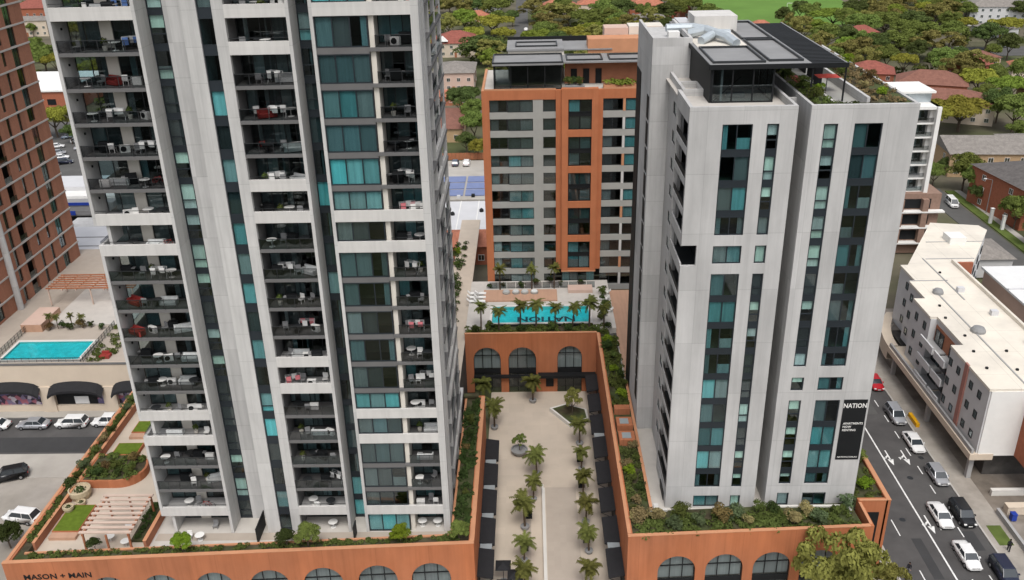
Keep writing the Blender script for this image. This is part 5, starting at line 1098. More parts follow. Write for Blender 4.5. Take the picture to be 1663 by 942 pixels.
# ================================================================== houses of the suburb behind
def house(x, y, w_, d, h, rh, rot, wm, rm, label, name='house', storeys=1, gable=False, chim=False, cat='house'):
    t = thing(name, (x, y, -.25), label, cat, rz=R(rot), local=True); a, b_ = w_/2, d/2; o = .5
    MB().box(-a, a, -b_, b_, 0, h).ob('wall', wm, t)
    r = MB(); l = max(a-b_, 0.0) if not gable else a+o
    E0 = [(-a-o, -b_-o, h), (a+o, -b_-o, h), (a+o, b_+o, h), (-a-o, b_+o, h)]; R0, R1 = (-l, 0, h+rh), (l, 0, h+rh)
    r.quad(E0[0], E0[1], R1, R0); r.quad(E0[2], E0[3], R0, R1); r.quad(E0[1], E0[2], R1); r.quad(E0[3], E0[0], R0); r.quad(E0[3], E0[2], E0[1], E0[0])
    rf = r.ob('roof', rm, t)
    if chim: MB().box(-a*.4-.4, -a*.4+.4, -.3, .5, h+.3, h+rh+1.0).ob('chimney', 'brick_red', rf)
    for s in range(storeys):
        z = 1.0+s*2.9; n = max(2, int(w_/3.5))
        for i in range(n):
            xx = -a+w_*(i+.5)/n-.6; win(t, xx, -b_-.05, z, 1.3, 1.3, 2, 'g_dark', ['c', None], fm='white')
        for i in range(2): win(t, a+.05, -b_+d*(i+.5)/2-.6, z, 1.3, 1.3, 2, 'g_dark', None, rz=R(90), fm='white')
        for i in range(2): win(t, -a-.05, -b_+d*(i+.5)/2+.6, z, 1.3, 1.3, 2, 'g_dark', None, rz=R(-90), fm='white')
    MB().box(-.5, .5, -b_-.06, -b_, 0, 2.1).ob('door', 'timber', t)
    return t
h1 = house(-31.5, 412, 22, 18, 6.0, 4.2, 0, 'beigewall', 'tile_red', 'house with dark red hipped roof and white gable right of the left tower', storeys=2)
MB().quad((-8.5, -9.6, 6.9), (-3.2, -9.6, 6.9), (-5.9, -9.0, 8.6)).quad((-8.5, -9.6, 6.9), (-5.9, -9.0, 8.6), (-5.9, -4, 8.6), (-8.5, -7, 6.9)).quad((-3.2, -9.6, 6.9), (-3.2, -7, 6.9), (-5.9, -4, 8.6), (-5.9, -9, 8.6)).ob('gable', 'white', h1)
house(-27.5, 345, 15, 20, 7.0, 2.6, 0, 'pinkwall', 'tile_gr', 'pink-walled house with grey roof right of the left tower', storeys=2)
house(-27, 318, 13, 8, 3.2, 1.6, 0, 'tile_or', 'tile_or', 'low orange-roofed annex before the pink-walled house')
house(-26, 280, 12, 26, 4.2, 2.8, 0, 'brick_y', 'tile_br', 'brown-roofed long house right of the left tower', storeys=1)
house(-26, 548, 22, 14, 7, 1.0, 0, 'grey', 'tile_dk', 'dark flat-roofed house at the far end of the street', storeys=2)
house(-27, 500, 14, 10, 4, 2.5, 10, 'pinkwall', 'tile_or', 'small orange-roofed house behind the left tower trees')
house(18, 522, 20, 14, 5, 4, 0, 'beigewall', 'tile_or', 'orange hipped roof house beyond the centre roof, leftmost', storeys=1)
house(36, 530, 14, 12, 5, 3.5, 0, 'beigewall', 'tile_or', 'orange hipped roof house beyond the centre roof, second from left')
house(65, 515, 20, 15, 6, 4, 4, 'brick_red', 'tile_or', 'orange hipped roof house left of the sports field, wide one', storeys=2)
house(81, 508, 13, 13, 5, 4, 0, 'brick_red', 'tile_or', 'orange hipped roof house nearest the sports field')
house(60, 466, 16, 12, 6.5, 1.4, 0, 'grey', 'tile_gr', 'grey-brown flat building among trees beyond the centre roof', storeys=2)
house(124, 332, 16, 13, 6, 3.4, -18, 'brick_red', 'tile_red', 'red-roofed brick house beyond the roof garden, left one', storeys=2)
house(138, 312, 22, 14, 6.2, 3.6, -22, 'brick_red', 'tile_br', 'brown-red hipped roof house beyond the roof garden, long one', storeys=2)
house(132, 288, 30, 16, 5.8, 3.2, -25, 'beigewall', 'tile_br', 'brown-roofed house behind the big yellow-green tree', storeys=2)
house(121, 234, 24, 17, 6.2, 2.6, -4, 'brick_y', 'tile_gr', 'yellow brick house with pale grey roof at right', storeys=2, gable=True)
house(136, 238, 14, 16, 5.6, 2.4, 0, 'brick_y', 'tile_gr', 'grey-roofed yellow brick house at the right edge', storeys=2)
house(114, 199, 15, 20, 9.2, 2.4, 8, 'brick_red', 'tile_dk', 'red brick flats with dark hipped roof above the side street', storeys=3, cat='flats')
house(232, 465, 30, 16, 9, 3.5, -8, 'greywall', 'tile_gr', 'large pale grey house at the top right corner', storeys=3, chim=True)
house(216, 432, 16, 12, 4, 2.0, 0, 'greywall', 'tile_gr', 'low grey-roofed house below the large pale grey one')
house(178, 368, 16, 11, 3.6, 1.8, 0, 'pinkwall', 'tile_br', 'low brown-roofed house before the far right road')
house(-284, 540, 24, 16, 8, 4, 0, 'brick_red', 'tile_red', 'large red-roofed house at the top left', storeys=2)
house(-262, 490, 22, 14, 8, 1.5, 0, 'beigewall', 'tile_gr', 'pale grey-roofed house left of the left tower', storeys=2)
for i, (x, y, w_, d, rot, wm, rm, lab) in enumerate(((166, 345, 13, 10, 20, 'brick_red', 'tile_red', 'small red-tiled house among trees right of the roof garden, left one'), (186, 340, 14, 10, -15, 'beigewall', 'tile_or', 'small orange-tiled house among far right trees, upper one'), (170, 300, 12, 10, 10, 'brick_y', 'tile_br', 'small brown-tiled tan house among far right trees, lower one'), (205, 350, 13, 10, 0, 'pinkwall', 'tile_br', 'small brown-tiled pink house near the right edge'), (110, 440, 12, 9, 0, 'beigewall', 'tile_or', 'small orange-tiled house below the sports field'), (150, 420, 13, 9, 12, 'brick_red', 'tile_red', 'small red-tiled house right of the sports field'))):
    house(x, y, w_, d, 5, 2.8, rot, wm, rm, lab, storeys=1)
# shops and roofs at the left behind the brick tower
s1 = thing('shop_building', (-172, 325, 0), 'white-roofed building with orange wall left of the left tower', 'building'); box('wall', -190, -160, 312, 345, 0, 7.6, 'brick_red', s1); box('roof', -191, -159.5, 311.5, 345.5, 7.6, 8.1, 'white', s1); box('window', -168, -165, 311.9, 312, 3, 5, 'black', s1); box('window', -176, -173, 311.9, 312, 3, 5, 'black', s1)
s2 = thing('shop_building', (-110, 210, 0), 'white-roofed shops with blue signs beside the left tower', 'building'); box('wall', -126, -98, 200, 218, 0, 5.6, 'grey', s2); box('roof', -127, -97.5, 203, 219, 5.6, 6.2, 'white', s2); box('roof_gable', -121, -100, 207, 216, 6.2, 7.2, 'metalroof', s2); box('awning', -126, -98, 197.5, 200, 3.2, 3.5, 'slab', s2); box('shop_sign', -116, -106, 197.3, 197.45, 3.5, 4.5, 'blue', s2); box('shop_sign', -118, -103, 199.8, 199.95, 5.0, 5.7, 'blue', s2); box('shop_glass', -125, -99, 199.85, 199.97, .4, 3.0, 'black', s2); box('awning', -104, -94, 186, 194, 3.8, 4.1, 'conc_grey', s2)
s3 = thing('shop_building', (-97, 178, 0), 'grey metal roof shed behind the orange pergola', 'building'); box('wall', -106, -72, 168, 184, 0, 5.0, 'slab', s3); box('roof', -106.5, -71.5, 167.5, 184.5, 5.0, 5.4, 'metalroof', s3); box('roof_rib', -106.5, -71.5, 173, 173.3, 5.4, 5.5, 'grey', s3); box('roof_rib', -106.5, -71.5, 178, 178.3, 5.4, 5.5, 'grey', s3)
# roofs between the left tower and the centre building
s4 = thing('warehouse', (-18, 212, 0), 'flat building with blue-grey panelled roof beyond the left tower', 'building'); box('wall', -34, -4, 203, 226, 0, 3.6, 'plaster', s4); box('roof', -34.4, -3.6, 202.6, 226.4, 3.6, 4.0, 'concpave', s4)
for i in range(5):
    for j in range(3): box('solar_panel', -31+i*5.2, -26.3+i*5.2, 205+j*5.2, 209.4+j*5.2, 4.05, 4.2, 'solarblue', s4)
for i in range(5): box('roof_vent', -24+i*3.4, -23.2+i*3.4, 203.2+(i % 2)*.8, 204+(i % 2)*.8, 4.0, 4.7, 'black' if i % 2 else 'metalroof', s4)
s5 = thing('warehouse', (-18, 193, 0), 'white metal roofed shed before the blue-panelled roof', 'building'); box('wall', -34, -4, 184, 202, 0, 3.4, 'plaster', s5); box('roof', -34.4, -3.6, 183.6, 202.2, 3.4, 3.7, 'metalroof', s5)
for i in range(7): box('roof_rib', -33+i*4.2, -32.8+i*4.2, 183.6, 202.2, 3.7, 3.78, 'white', s5)
for i in range(3): MB().lathe([(.5, 3.7), (.5, 4.2), (.2, 4.5), (0, 4.5)], 8, (-24+i*6.5, 191+i*2)).wob('roof_vent', 'black', s5)
house(-12, 178, 14, 9, 4.2, 2.0, 0, 'brick_red', 'tile_or', 'small terracotta-roofed house beside the centre building', chim=False)
fnc = thing('garden_fence', (-15, 248, 0), 'brown paling fence behind the parking area', 'fence')
for i in range(22): box('paling', -26+i*1.05, -25+i*1.05, 248, 248.08, 0, 2.0, 'timber', fnc)
g_ = thing('goal_frame', (150, 530, -.1), 'white goal frame on the sports field', 'goal', local=True); 
for x in (-3.6, 3.6): MB().tube((x, 0, 0), (x, 0, 2.6), .1, .1, 6).ob('post', 'white', g_)
MB().tube((-3.6, 0, 2.6), (3.6, 0, 2.6), .1, .1, 6).ob('crossbar', 'white', g_)
# ================================================================== trees
TREES=[
 ("behind the left tower's right edge", [(-38.2,507.9,8.0,0),(-38.8,458.7,3.9,0),(-28.6,508.9,4.7,2),(-16.8,507.2,7.3,1),(-17.1,455.9,8.4,3),(-19.5,386.5,9.3,2),(-10.7,420.9,4.2,3),(-37.1,415.8,2.8,0),(-8.0,393.9,2.6,2),(-7.5,483.3,3.2,2)]),
 ("beyond the centre building's roof", [(5.3,494.8,7.8,0),(11.0,448.5,7.7,0),(5.9,409.2,6.8,4),(21.2,479.4,7.6,0),(30.2,461.6,7.9,1),(23.1,415.3,7.7,3),(31.4,407.9,7.0,0),(40.0,489.9,6.4,1),(49.6,493.1,7.1,2),(46.7,436.6,5.8,0),(51.3,428.9,4.5,3),(40.1,426.8,5.7,1),(69.0,477.1,7.5,2),(77.4,489.1,5.8,1),(61.5,457.5,4.2,0),(13.2,406.8,3.8,1),(53.9,408.5,3.8,2),(65.7,434.3,4.0,2),(18.9,511.6,4.7,1)]),
 ('beside the left parking strip', [(-22.2,295.4,4.0,2),(-18.0,284.9,3.5,1),(-16.2,266.3,3.7,1),(-17.9,253.9,2.5,2),(-14.6,248.5,2.4,3),(-19.4,308.8,2.9,2),(-22.7,285.3,2.0,1)]),
 ('around the sports field', [(87.3,496.9,5.2,1),(90.2,470.0,5.6,1),(92.2,453.4,4.2,2),(125.9,461.0,3.9,2),(120.6,427.5,4.5,0),(123.5,416.7,5.5,0),(141.4,467.1,5.5,1),(140.8,484.6,3.8,2),(119.6,380.0,5.1,0),(108.1,415.2,3.3,2)]),
 ("beyond the right tower's pergola", [(149.2,455.8,9.0,4),(128.6,399.9,6.9,1),(167.6,476.3,6.8,2),(152.9,427.0,6.7,1),(177.9,474.9,6.8,0),(165.5,432.6,6.8,1),(190.5,477.5,6.9,0),(177.6,431.1,6.8,2),(154.9,384.8,6.9,1),(171.1,401.3,6.4,1),(191.5,448.2,6.5,0),(205.0,462.5,6.7,0),(217.3,478.0,5.6,1),(129.9,362.6,6.5,0),(122.7,358.2,5.3,0),(126.6,343.1,4.6,0),(141.9,346.4,3.9,3),(165.4,375.1,8.2,0),(143.3,377.5,4.5,2),(154.9,367.9,3.9,2),(136.0,395.9,4.7,2),(183.1,403.0,5.3,1),(120.7,321.5,2.6,0)]),
 ('around the far right houses', [(154.2,340.4,5.5,1),(152.7,327.1,4.8,0),(162.7,333.9,5.8,0),(153.5,310.5,5.4,3),(163.8,319.7,3.7,1),(158.3,298.7,5.7,4),(174.9,325.0,4.4,1),(145.1,268.1,5.5,1),(145.1,278.2,4.2,2),(201.2,428.0,3.9,3),(195.1,395.3,5.7,2),(214.8,419.2,6.6,3),(239.7,457.7,6.0,2),(194.5,374.7,4.0,2),(185.6,368.7,2.9,1),(170.1,363.7,2.9,2),(129.6,269.3,7.4,3),(121.8,265.3,4.0,3),(146.9,290.7,3.5,1),(155.9,354.8,2.8,2),(137.7,249.6,3.1,1)]),
 ('along the side street on the right', [(108.4,228.3,1.4,2),(101.4,218.5,2.3,1),(105.3,215.2,3.6,1),(105.5,208.3,3.2,1),(100.0,203.9,2.3,2),(96.2,171.2,4.0,1),(107.3,188.9,3.0,1),(102.8,179.1,2.3,2),(101.9,224.8,1.6,1),(97.8,205.8,1.9,2),(111.5,213.8,1.5,1)]),
 ('left of the left tower', [(-205.2,386.0,6.3,1),(-219.6,407.7,4.4,1),(-193.8,374.2,4.6,3),(-150.3,280.2,4.7,3),(-150.1,286.5,3.2,0),(-258.8,482.6,2.6,1),(-252.0,490.0,3.3,2),(-221.1,436.8,2.9,0),(-141.8,272.0,2.3,2),(-240.6,439.0,2.4,2)]),
]
CN = ('olive', 'green', 'dark green', 'yellow-green', 'bright green')
for zi, (zone, rows) in enumerate(TREES):
    cnt = {}
    rows = sorted(rows, key=lambda r: r[0]/r[1])
    for i, (x, y, r, c) in enumerate(rows):
        if 'side street' in zone and y < 216 and x < 105.5+r*.4: x = 105.6+r*.5
        k = cnt[c] = cnt.get(c, -1)+1
        kind = ('open', 'round', 'round', 'wide', 'wide')[c] if r > 3 else 'round'
        s = max(2.6, r*1.38)
        sq = min(1.1, 12.5/(1.9*s)) if s > 5 else 1.1
        tree(x, y, -.2, s, kind, c, (i+zi) % 3, '%s tree %s, %s such from the left' % (CN[c], zone, ORD[k]), 'suburb trees', 'broadleaf_tree', sq=sq)
HS = [(o.location.x, o.location.y) for o in COL.objects if o.parent is None and o.name.split('.')[0] in ('house',)]
rt_ = random.Random(31); fill = {c: [] for c in range(5)}; PT_ = [(r[0], r[1]) for _, rw in TREES for r in rw]
while sum(map(len, fill.values())) < 225:
    y = rt_.uniform(330, 640)**1.0; x = rt_.uniform(-.50, .50)*y
    if not (-.52*y < x < -.36*y or -.17*y < x < .49*y): continue
    if -11 < x < 5 or (94 < x < 188 and y > 462) or (x > 168 and 374 < y < 412): continue
    if any(abs(x-hx) < 15 and -26 < y-hy < 10 for hx, hy in HS): continue
    if any((x-a)**2+(y-b)**2 < 48 for a, b in PT_): continue
    PT_.append((x, y)); fill[rt_.choice([0, 0, 1, 1, 1, 2, 3, 4])].append((x, y))
for c, ps in fill.items():
    for lo_, hi_, zn in ((-9, -.3, 'at far left'), (-.3, 0, 'just right of the left tower'), (0, .12, 'beyond the centre roof'), (.12, .3, 'beyond the right tower roof'), (.3, 9, 'at far right')):
        qs = sorted([p for p in ps if lo_ <= p[0]/p[1] < hi_], key=lambda p: p[0]/p[1])
        for i, (x, y) in enumerate(qs):
            s = rt_.uniform(5.5, 8.5); tree(x, y, -.2, s, ('open', 'round', 'round', 'wide', 'round')[c], c, (i+c) % 3, '%s canopy tree %s, %s such from left' % (CN[c], zn, ORD[i]), 'background canopy trees', 'broadleaf_tree', sq=min(1.1, 12/(1.9*s)))
rf_ = random.Random(77); cl = []
for i in range(420):
    x = rf_.uniform(-330, 300); y = rf_.uniform(300, 640)
    if -10 < x < 4 and y > 370: continue
    if 92 < x < 190 and y > 465: continue
    if 170 < x and 378 < y < 408: continue
    cl.append((x, y, 1.2, rf_.uniform(2, 4.5), rf_.uniform(2, 4.5), rf_.uniform(1.2, 2.6)))
o = link(bpy.data.objects.new('garden_undergrowth', leafmesh('garden_undergrowth', cl, 90, .7, 'leaf_shrub', 91, .4)), None, (0, 0, -.2)); tag(o, 'mixed low garden greenery between far houses and trees', 'greenery', kind='stuff')
# ================================================================== vehicles
def car_fn(kind, paint):
    L_ = {'sedan': 4.8, 'hatch': 4.3, 'suv': 4.8, 'van': 5.1, 'ute': 5.2}[kind]; W_ = .93 if kind != 'suv' else .96; hb = {'sedan': .92, 'hatch': .95, 'suv': 1.08, 'van': 1.15, 'ute': 1.05}[kind]; ht = {'sedan': 1.45, 'hatch': 1.5, 'suv': 1.75, 'van': 2.0, 'ute': 1.78}[kind]
    cab = {'sedan': (-1.75, -1.05, .55, 1.25), 'hatch': (-2.0, -1.55, .55, 1.2), 'suv': (-2.25, -1.85, .65, 1.35), 'van': (-2.4, -2.2, 1.2, 1.9), 'ute': (-.9, -.75, .75, 1.4)}[kind]
    def f():
        t = thing('car', (0, 0, 0), 'x', 'car', local=True); h = L_/2
        secs = [(-h, .72, .42, hb*.78), (-h+.12, .86, .26, hb*.93), (-h+.6, W_, .22, hb), (cab[0]+.3, W_, .22, hb+.02), (cab[3]-.2, W_, .22, hb), (h-.9, W_*.98, .22, hb*.88), (h-.25, .84, .25, hb*.76), (h, .66, .36, hb*.6)]
        b = MB(); 
        for x, w_, z0, z1 in secs:
            zm = z0+(z1-z0)*.62; b.v += [(x, -w_*.9, z0), (x, -w_, z0+.12), (x, -w_, zm), (x, -w_*.9, z1-.04), (x, -w_*.55, z1), (x, w_*.55, z1), (x, w_*.9, z1-.04), (x, w_, zm), (x, w_, z0+.12), (x, w_*.9, z0)]
        n = 10
        for i in range(len(secs)-1):
            for k in range(n-1): b.f.append((i*n+k, i*n+k+1, (i+1)*n+k+1, (i+1)*n+k))
        b.f.append(tuple(range(n))); b.f.append(tuple((len(secs)-1)*n+n-1-k for k in range(n)))
        body = b.ob('body', paint, t, smooth=True)
        for me in (body.data,):
            me.polygons.foreach_set('use_smooth', [len(p.vertices) == 4 for p in me.polygons])
        if kind == 'ute': MB().box(-h+.15, cab[0]-.1, -.75, .75, hb-.02, hb+.03).ob('tray', 'black', t)
        x0, x1, x2, x3 = cab; wb_, wt = W_*.9, W_*.72
        g = MB(); lo = [(x0, -wb_, hb-.05), (x3, -wb_*.96, hb-.08), (x3, wb_*.96, hb-.08), (x0, wb_, hb-.05)]; hi = [(x1, -wt, ht-.05), (x2, -wt, ht-.05), (x2, wt, ht-.05), (x1, wt, ht-.05)]
        for k in range(4): g.quad(lo[k], lo[(k+1) % 4], hi[(k+1) % 4], hi[k])
        g.ob('window_glass', 'carglass', t)
        r = MB(); r.v += [(x1-.05, -wt-.02, ht-.06), (x2+.08, -wt-.02, ht-.06), (x2+.08, wt+.02, ht-.06), (x1-.05, wt+.02, ht-.06), (x1+.05, -wt*.8, ht), (x2-.1, -wt*.8, ht), (x2-.1, wt*.8, ht), (x1+.05, wt*.8, ht)]
        r.f += [(4, 5, 6, 7), (0, 1, 5, 4), (1, 2, 6, 5), (2, 3, 7, 6), (3, 0, 4, 7)]
        for sg_ in (-1, 1):
            for k in (0, 1): a_, c_ = Vector((lo[k][0], sg_*wb_, hb-.05)), Vector((hi[k][0], sg_*wt, ht-.05)); r.tube(a_, c_, .05, .045, 4)
            xm = (x1+x2)/2; r.tube((xm-.15, sg_*wb_*1.0, hb-.05), (xm-.1, sg_*wt*1.01, ht-.05), .045, .04, 4)
        r.ob('roof', paint, t)
        for wx in (-h+.95, h-.9):
            for sg_ in (-1, 1):
                w_ = MB().tube((0, -.11, 0), (0, .11, 0), .33, .33, 14).ob('wheel', 'tyre', t, (wx, sg_*(W_-.09), .33)); WL[w_.name] = (0, 0, 0); MB().tube((0, sg_*.1, 0), (0, sg_*.125, 0), .2, .19, 10).ob('rim', 'rim', w_)
                
        for sg_ in (-1, 1):
            MB().box(h-.2, h-.02, sg_*.62-.16, sg_*.62+.16, hb*.56, hb*.7).ob('headlight', 'headlamp', t); MB().box(-h-.01, -h+.14, sg_*.6-.14, sg_*.6+.14, hb*.62, hb*.8).ob('tail_light', 'taillamp', t); MB().box(cab[3]-.45, cab[3]-.25, sg_*(W_+.08)-.08, sg_*(W_+.08)+.08, hb-.02, hb+.12).ob('wing_mirror', paint, t)
        MB().box(h-.03, h+.005, -.25, .25, .42, .54).ob('number_plate', 'white', t); MB().box(h-.06, h+.003, -.42, .42, .56, hb*.6+.03).ob('grille', 'black', t); MB().box(h-.12, h-.005, -.6, .6, .3, .4).ob('bumper_intake', 'black', t)
        for sg_ in (-1, 1): MB().box(-h+1.35, h-1.3, sg_*W_-.015, sg_*W_+.015, .22, .36).ob('sill_trim', 'black', t); MB().box(.12, .15, sg_*W_*.985-.02, sg_*W_*.985+.02, .36, hb-.1).ob('door_seam', 'black', t); MB().box(-.35, -.15, sg_*W_-.02, sg_*W_+.03, hb-.22, hb-.18).ob('door_handle', 'dkmetal', t)
        return t
    return f
CM = {}
def car(kind, paint, x, y, rot, label, group=None, z=-.12):
    k = (kind, paint)
    if k not in CM: CM[k] = Maker(car_fn(*k))
    return CM[k]((x, y, z), R(rot), label, group)
gr = 'cars on the main road'
car('sedan', 'p_red', 53.9, 123.5, -90, 'red car on the main road, farthest one', gr)
car('suv', 'p_silver', 53.7, 114.0, -90, 'silver-white car in the kerb lane behind the red car', gr)
car('sedan', 'p_white', 53.7, 107.0, -90, 'white sedan in the kerb lane, third from the back', gr)
car('hatch', 'p_silver', 53.9, 99.4, -90, 'silver hatchback in the kerb lane between white sedan and black car', gr)
car('sedan', 'p_white', 50.9, 91.2, -90, 'white sedan beside the black car, farther of the two', gr)
car('suv', 'p_black', 53.7, 91.4, -90, 'black car in the kerb lane beside a white sedan', gr)
car('sedan', 'p_white', 51.0, 83.9, -90, 'white sedan nearest the camera on the main road', gr)
car('suv', 'p_navy', 54.0, 81.0, -90, 'dark blue large car at the bottom right corner', gr)
gs = 'cars parked below the beige shops'
car('sedan', 'p_silver', -75.3, 114.0, 180, 'silver car parked below the beige shops', gs); car('suv', 'p_white', -69.5, 114.2, 180, 'white car with roof opening parked below the shops', gs); car('ute', 'p_white', -63.9, 114.5, 180, 'white pickup parked rightmost below the shops', gs); car('sedan', 'p_white', -81.3, 113.9, 180, 'white car cut by the left frame edge below the shops', gs)
car('suv', 'p_white', -66.0, 92.3, 170, 'white car in the lower left car park', None, -.05); car('suv', 'p_black', -72.2, 101.2, 200, 'black car at the left edge of the car park', None, .02)
car('van', 'p_white', 100.4, 204.7, -95, 'white van driving on the side street at right', None, -.13)
gp = 'cars parked behind the centre building'
car('hatch', 'p_bluegrey', -20.5, 243, 90, 'blue-grey car in the rear parking area', gp, .05); car('hatch', 'p_white', -17.4, 243, 90, 'white car in the rear parking area', gp, .05)
gl_ = 'cars parked at the far left street'
for i, (k_, p_, x, y) in enumerate((('sedan', 'p_white', -145, 268), ('hatch', 'p_silver', -141, 261), ('sedan', 'p_white', -138, 256), ('suv', 'p_navy', -134.5, 251), ('hatch', 'p_silver', -131, 258), ('sedan', 'p_silver', -136, 266), ('hatch', 'p_white', -141, 274), ('sedan', 'p_bluegrey', -146, 279))): car(k_, p_, x, y, 20, 'car parked left of the left tower, %s from the back' % ORD[i], gl_)
gf = 'cars on the far streets'
for i, (x, y, p_) in enumerate(((-.6, 470, 'p_white'), (-.8, 440, 'p_white'), (-5.4, 520, 'p_bluegrey'))): car('hatch', p_, x, y, 90, '%s car on the far street beyond the centre roof, %s' % (('white', 'white', 'grey')[i], ('farther white one', 'nearer white one', 'on its left side')[i]), gf)
for i, (x, y, p_) in enumerate(((186, 398, 'p_white'), (214, 386, 'p_white'), (222, 400, 'p_silver'), (232, 387, 'p_white'), (205, 401, 'p_silver'))): car('sedan', p_, x, y, 5, 'car on the far right road, %s from the left' % ORD[(0, 2, 3, 4, 1)[i]], gf)
yb_ = thing('yellow_barrier', (55.95, 112.3, 0), 'yellow plastic barrier on the right footpath', 'barrier', local=True)
for i in range(3): MB().prism([(-.25, -.5+i*1.05-.55), (.25, -.5+i*1.05-.55), (.25, -.5+i*1.05+.4), (-.25, -.5+i*1.05+.4)], 0, .6).ob('segment', 'yellow', yb_)
def lamp():
    t = thing('street_lamp', (0, 0, 0), 'x', 'street lamp', local=True); MB().tube((0, 0, 0), (0, 0, 8), .11, .06, 8).ob('pole', 'grey', t); MB().tube((0, 0, 7.9), (1.6, 0, 8.3), .05, .04, 6).ob('arm', 'grey', t); MB().box(1.4, 2.1, -.14, .14, 8.22, 8.36).ob('lamp_head', 'whitep', t); return t
SLm = Maker(lamp)
for i, (x, y, r_) in enumerate(((106, 176, 180), (105.9, 199, 180))): SLm((x, y, 0), R(r_), 'grey street lamp on the side street, %s one' % ('nearer', 'farther')[i], 'street lamps')
for i, (x, y, h_) in enumerate(((103.8, 192.5, 3.4), (104.6, 188.5, 3.2))): tag(MB().box(x-.3, x+.3, y-.3, y+.3, -.1, h_).box(x-.38, x+.38, y-.38, y+.38, h_, h_+.12).wob('gate_pillar', 'white'), 'white gate pillar by the red brick flats, %s' % ('left one', 'right one')[i], 'pillar', 'gate pillars')
# ================================================================== people
def person(x, y, z, rot, label, cloth='cloth_dark', legs='cloth_grey', stride=.16):
    P = [(0, 0, .95), (0, 0, 1.15), (0, 0, 1.38), (0, .01, 1.5), (0, .03, 1.62), (0, .03, 1.74),
         (-.17, 0, 1.4), (-.23, -.03, 1.14), (-.22, .06, .9), (-.21, .1, .8), (.17, 0, 1.4), (.23, .04, 1.14), (.22, .12, .92), (.21, .15, .82),
         (-.1, 0, .9), (-.1, stride, .5), (-.1, stride*.9, .08), (-.1, stride*.9+.16, .04), (.1, 0, .9), (.1, -stride*.5, .5), (.1, -stride*1.4, .1), (.1, -stride*1.4+.15, .05)]
    Ed = [(0, 1), (1, 2), (2, 3), (3, 4), (4, 5), (2, 6), (6, 7), (7, 8), (8, 9), (2, 10), (10, 11), (11, 12), (12, 13), (0, 14), (14, 15), (15, 16), (16, 17), (0, 18), (18, 19), (19, 20), (20, 21)]
    Rr = [.15, .14, .16, .055, .09, .085, .07, .05, .04, .035, .07, .05, .04, .035, .1, .075, .05, .04, .1, .075, .05, .04]
    me = bpy.data.meshes.new('body'); me.from_pydata(P, Ed, []); t = thing('person', (x, y, z), label, 'person', rz=R(rot), local=True)
    o = bpy.data.objects.new('body', me); link(o, t); me.materials.append(MATS[cloth])
    md = o.modifiers.new('skin', 'SKIN'); sv = me.skin_vertices[0].data
    for i, r_ in enumerate(Rr): sv[i].radius = (r_, r_*.8 if i in (0, 1, 2) else r_)
    sv[0].use_root = True; o.modifiers.new('sub', 'SUBSURF').levels = 1; o.modifiers['sub'].render_levels = 2
    MB().lathe([(0, 1.565), (.06, 1.57), (.09, 1.63), (.085, 1.7), (.04, 1.76), (0, 1.77)], 12, (0, .035)).ob('face', 'skin', t, smooth=True)
    MB().lathe([(.1, 1.66), (.105, 1.71), (.08, 1.79), (.03, 1.82), (0, 1.825)], 12, (0, .02)).ob('hair', 'hair', t, smooth=True)
    b = MB()
    for sx in (-.1, .1):
        f_ = 1 if sx < 0 else -.5; g2 = .9 if sx < 0 else -1.4
        b.tube((sx, 0, .93), (sx, stride*f_, .5), .115, .09, 10); b.tube((sx, stride*f_, .5), (sx, stride*g2, .1), .09, .065, 10)
    b.ob('trousers', legs, t, smooth=True)
    for sx, yy in ((-.21, .1), (.21, .15)):
        hd = MB().tube((sx, yy, .83), (sx, yy+.02, .74), .042, .035, 8); 
        for q in range(4): hd.tube((sx, yy-.022+q*.016, .745), (sx, yy-.012+q*.016, .665+abs(q-1.5)*.008), .0095, .007, 5)
        hd.tube((sx, yy+.03, .8), (sx*.93, yy+.065, .735), .011, .008, 5); hd.ob('hand', 'skin', t)
    return t
person(43.2, 81.4, -.12, 150, 'person in dark clothes walking at the road edge near the street trees')
person(56.4, 85.0, 0, -30, 'person in dark clothes on the footpath beside the dark blue car', legs='cloth_dark')
# ================================================================== balcony furniture on the left tower
def chair_fn(m):
    def f():
        t = thing('balcony_chair', (0, 0, 0), 'x', 'chair', local=True); MB().box(-.27, .27, -.27, .27, .38, .46).ob('seat', m, t); MB().box(-.27, .27, .22, .3, .46, .95).ob('backrest', m, t)
        for a in (-.23, .23):
            for c in (-.23, .23): MB().box(a-.025, a+.025, c-.025, c+.025, 0, .38).ob('leg', m, t)
        return t
    return f
def table_fn(m):
    def f():
        t = thing('balcony_table', (0, 0, 0), 'x', 'table', local=True); MB().lathe([(.5, .7), (.52, .73), (0, .75)], 16).ob('top', m, t); MB().tube((0, 0, .02), (0, 0, .7), .045, .04, 6).ob('leg', m, t); MB().lathe([(.3, 0), (.28, .04), (0, .05)], 12).ob('base', m, t); return t
    return f
def rack_fn(m):
    def f():
        t = thing('drying_rack', (0, 0, 0), 'x', 'drying rack', local=True); b = MB()
        for x in (-.75, .75): b.tube((x, -.25, 0), (x, .25, 1.1), .02, .02, 4); b.tube((x, .25, 0), (x, -.25, 1.1), .02, .02, 4)
        for y in (-.25, 0, .25): b.tube((-.75, y, 1.1), (.75, y, 1.1), .015, .015, 4)
        b.ob('frame', 'whitep', t)
        for i, (a, c) in enumerate(((-.7, -.25), (-.1, .25), (.2, -.25))): MB().box(a, a+.48, c-.02, c+.02, .45+.08*i, 1.12).ob('laundry', m if i != 1 else 'white', t)
        return t
    return f
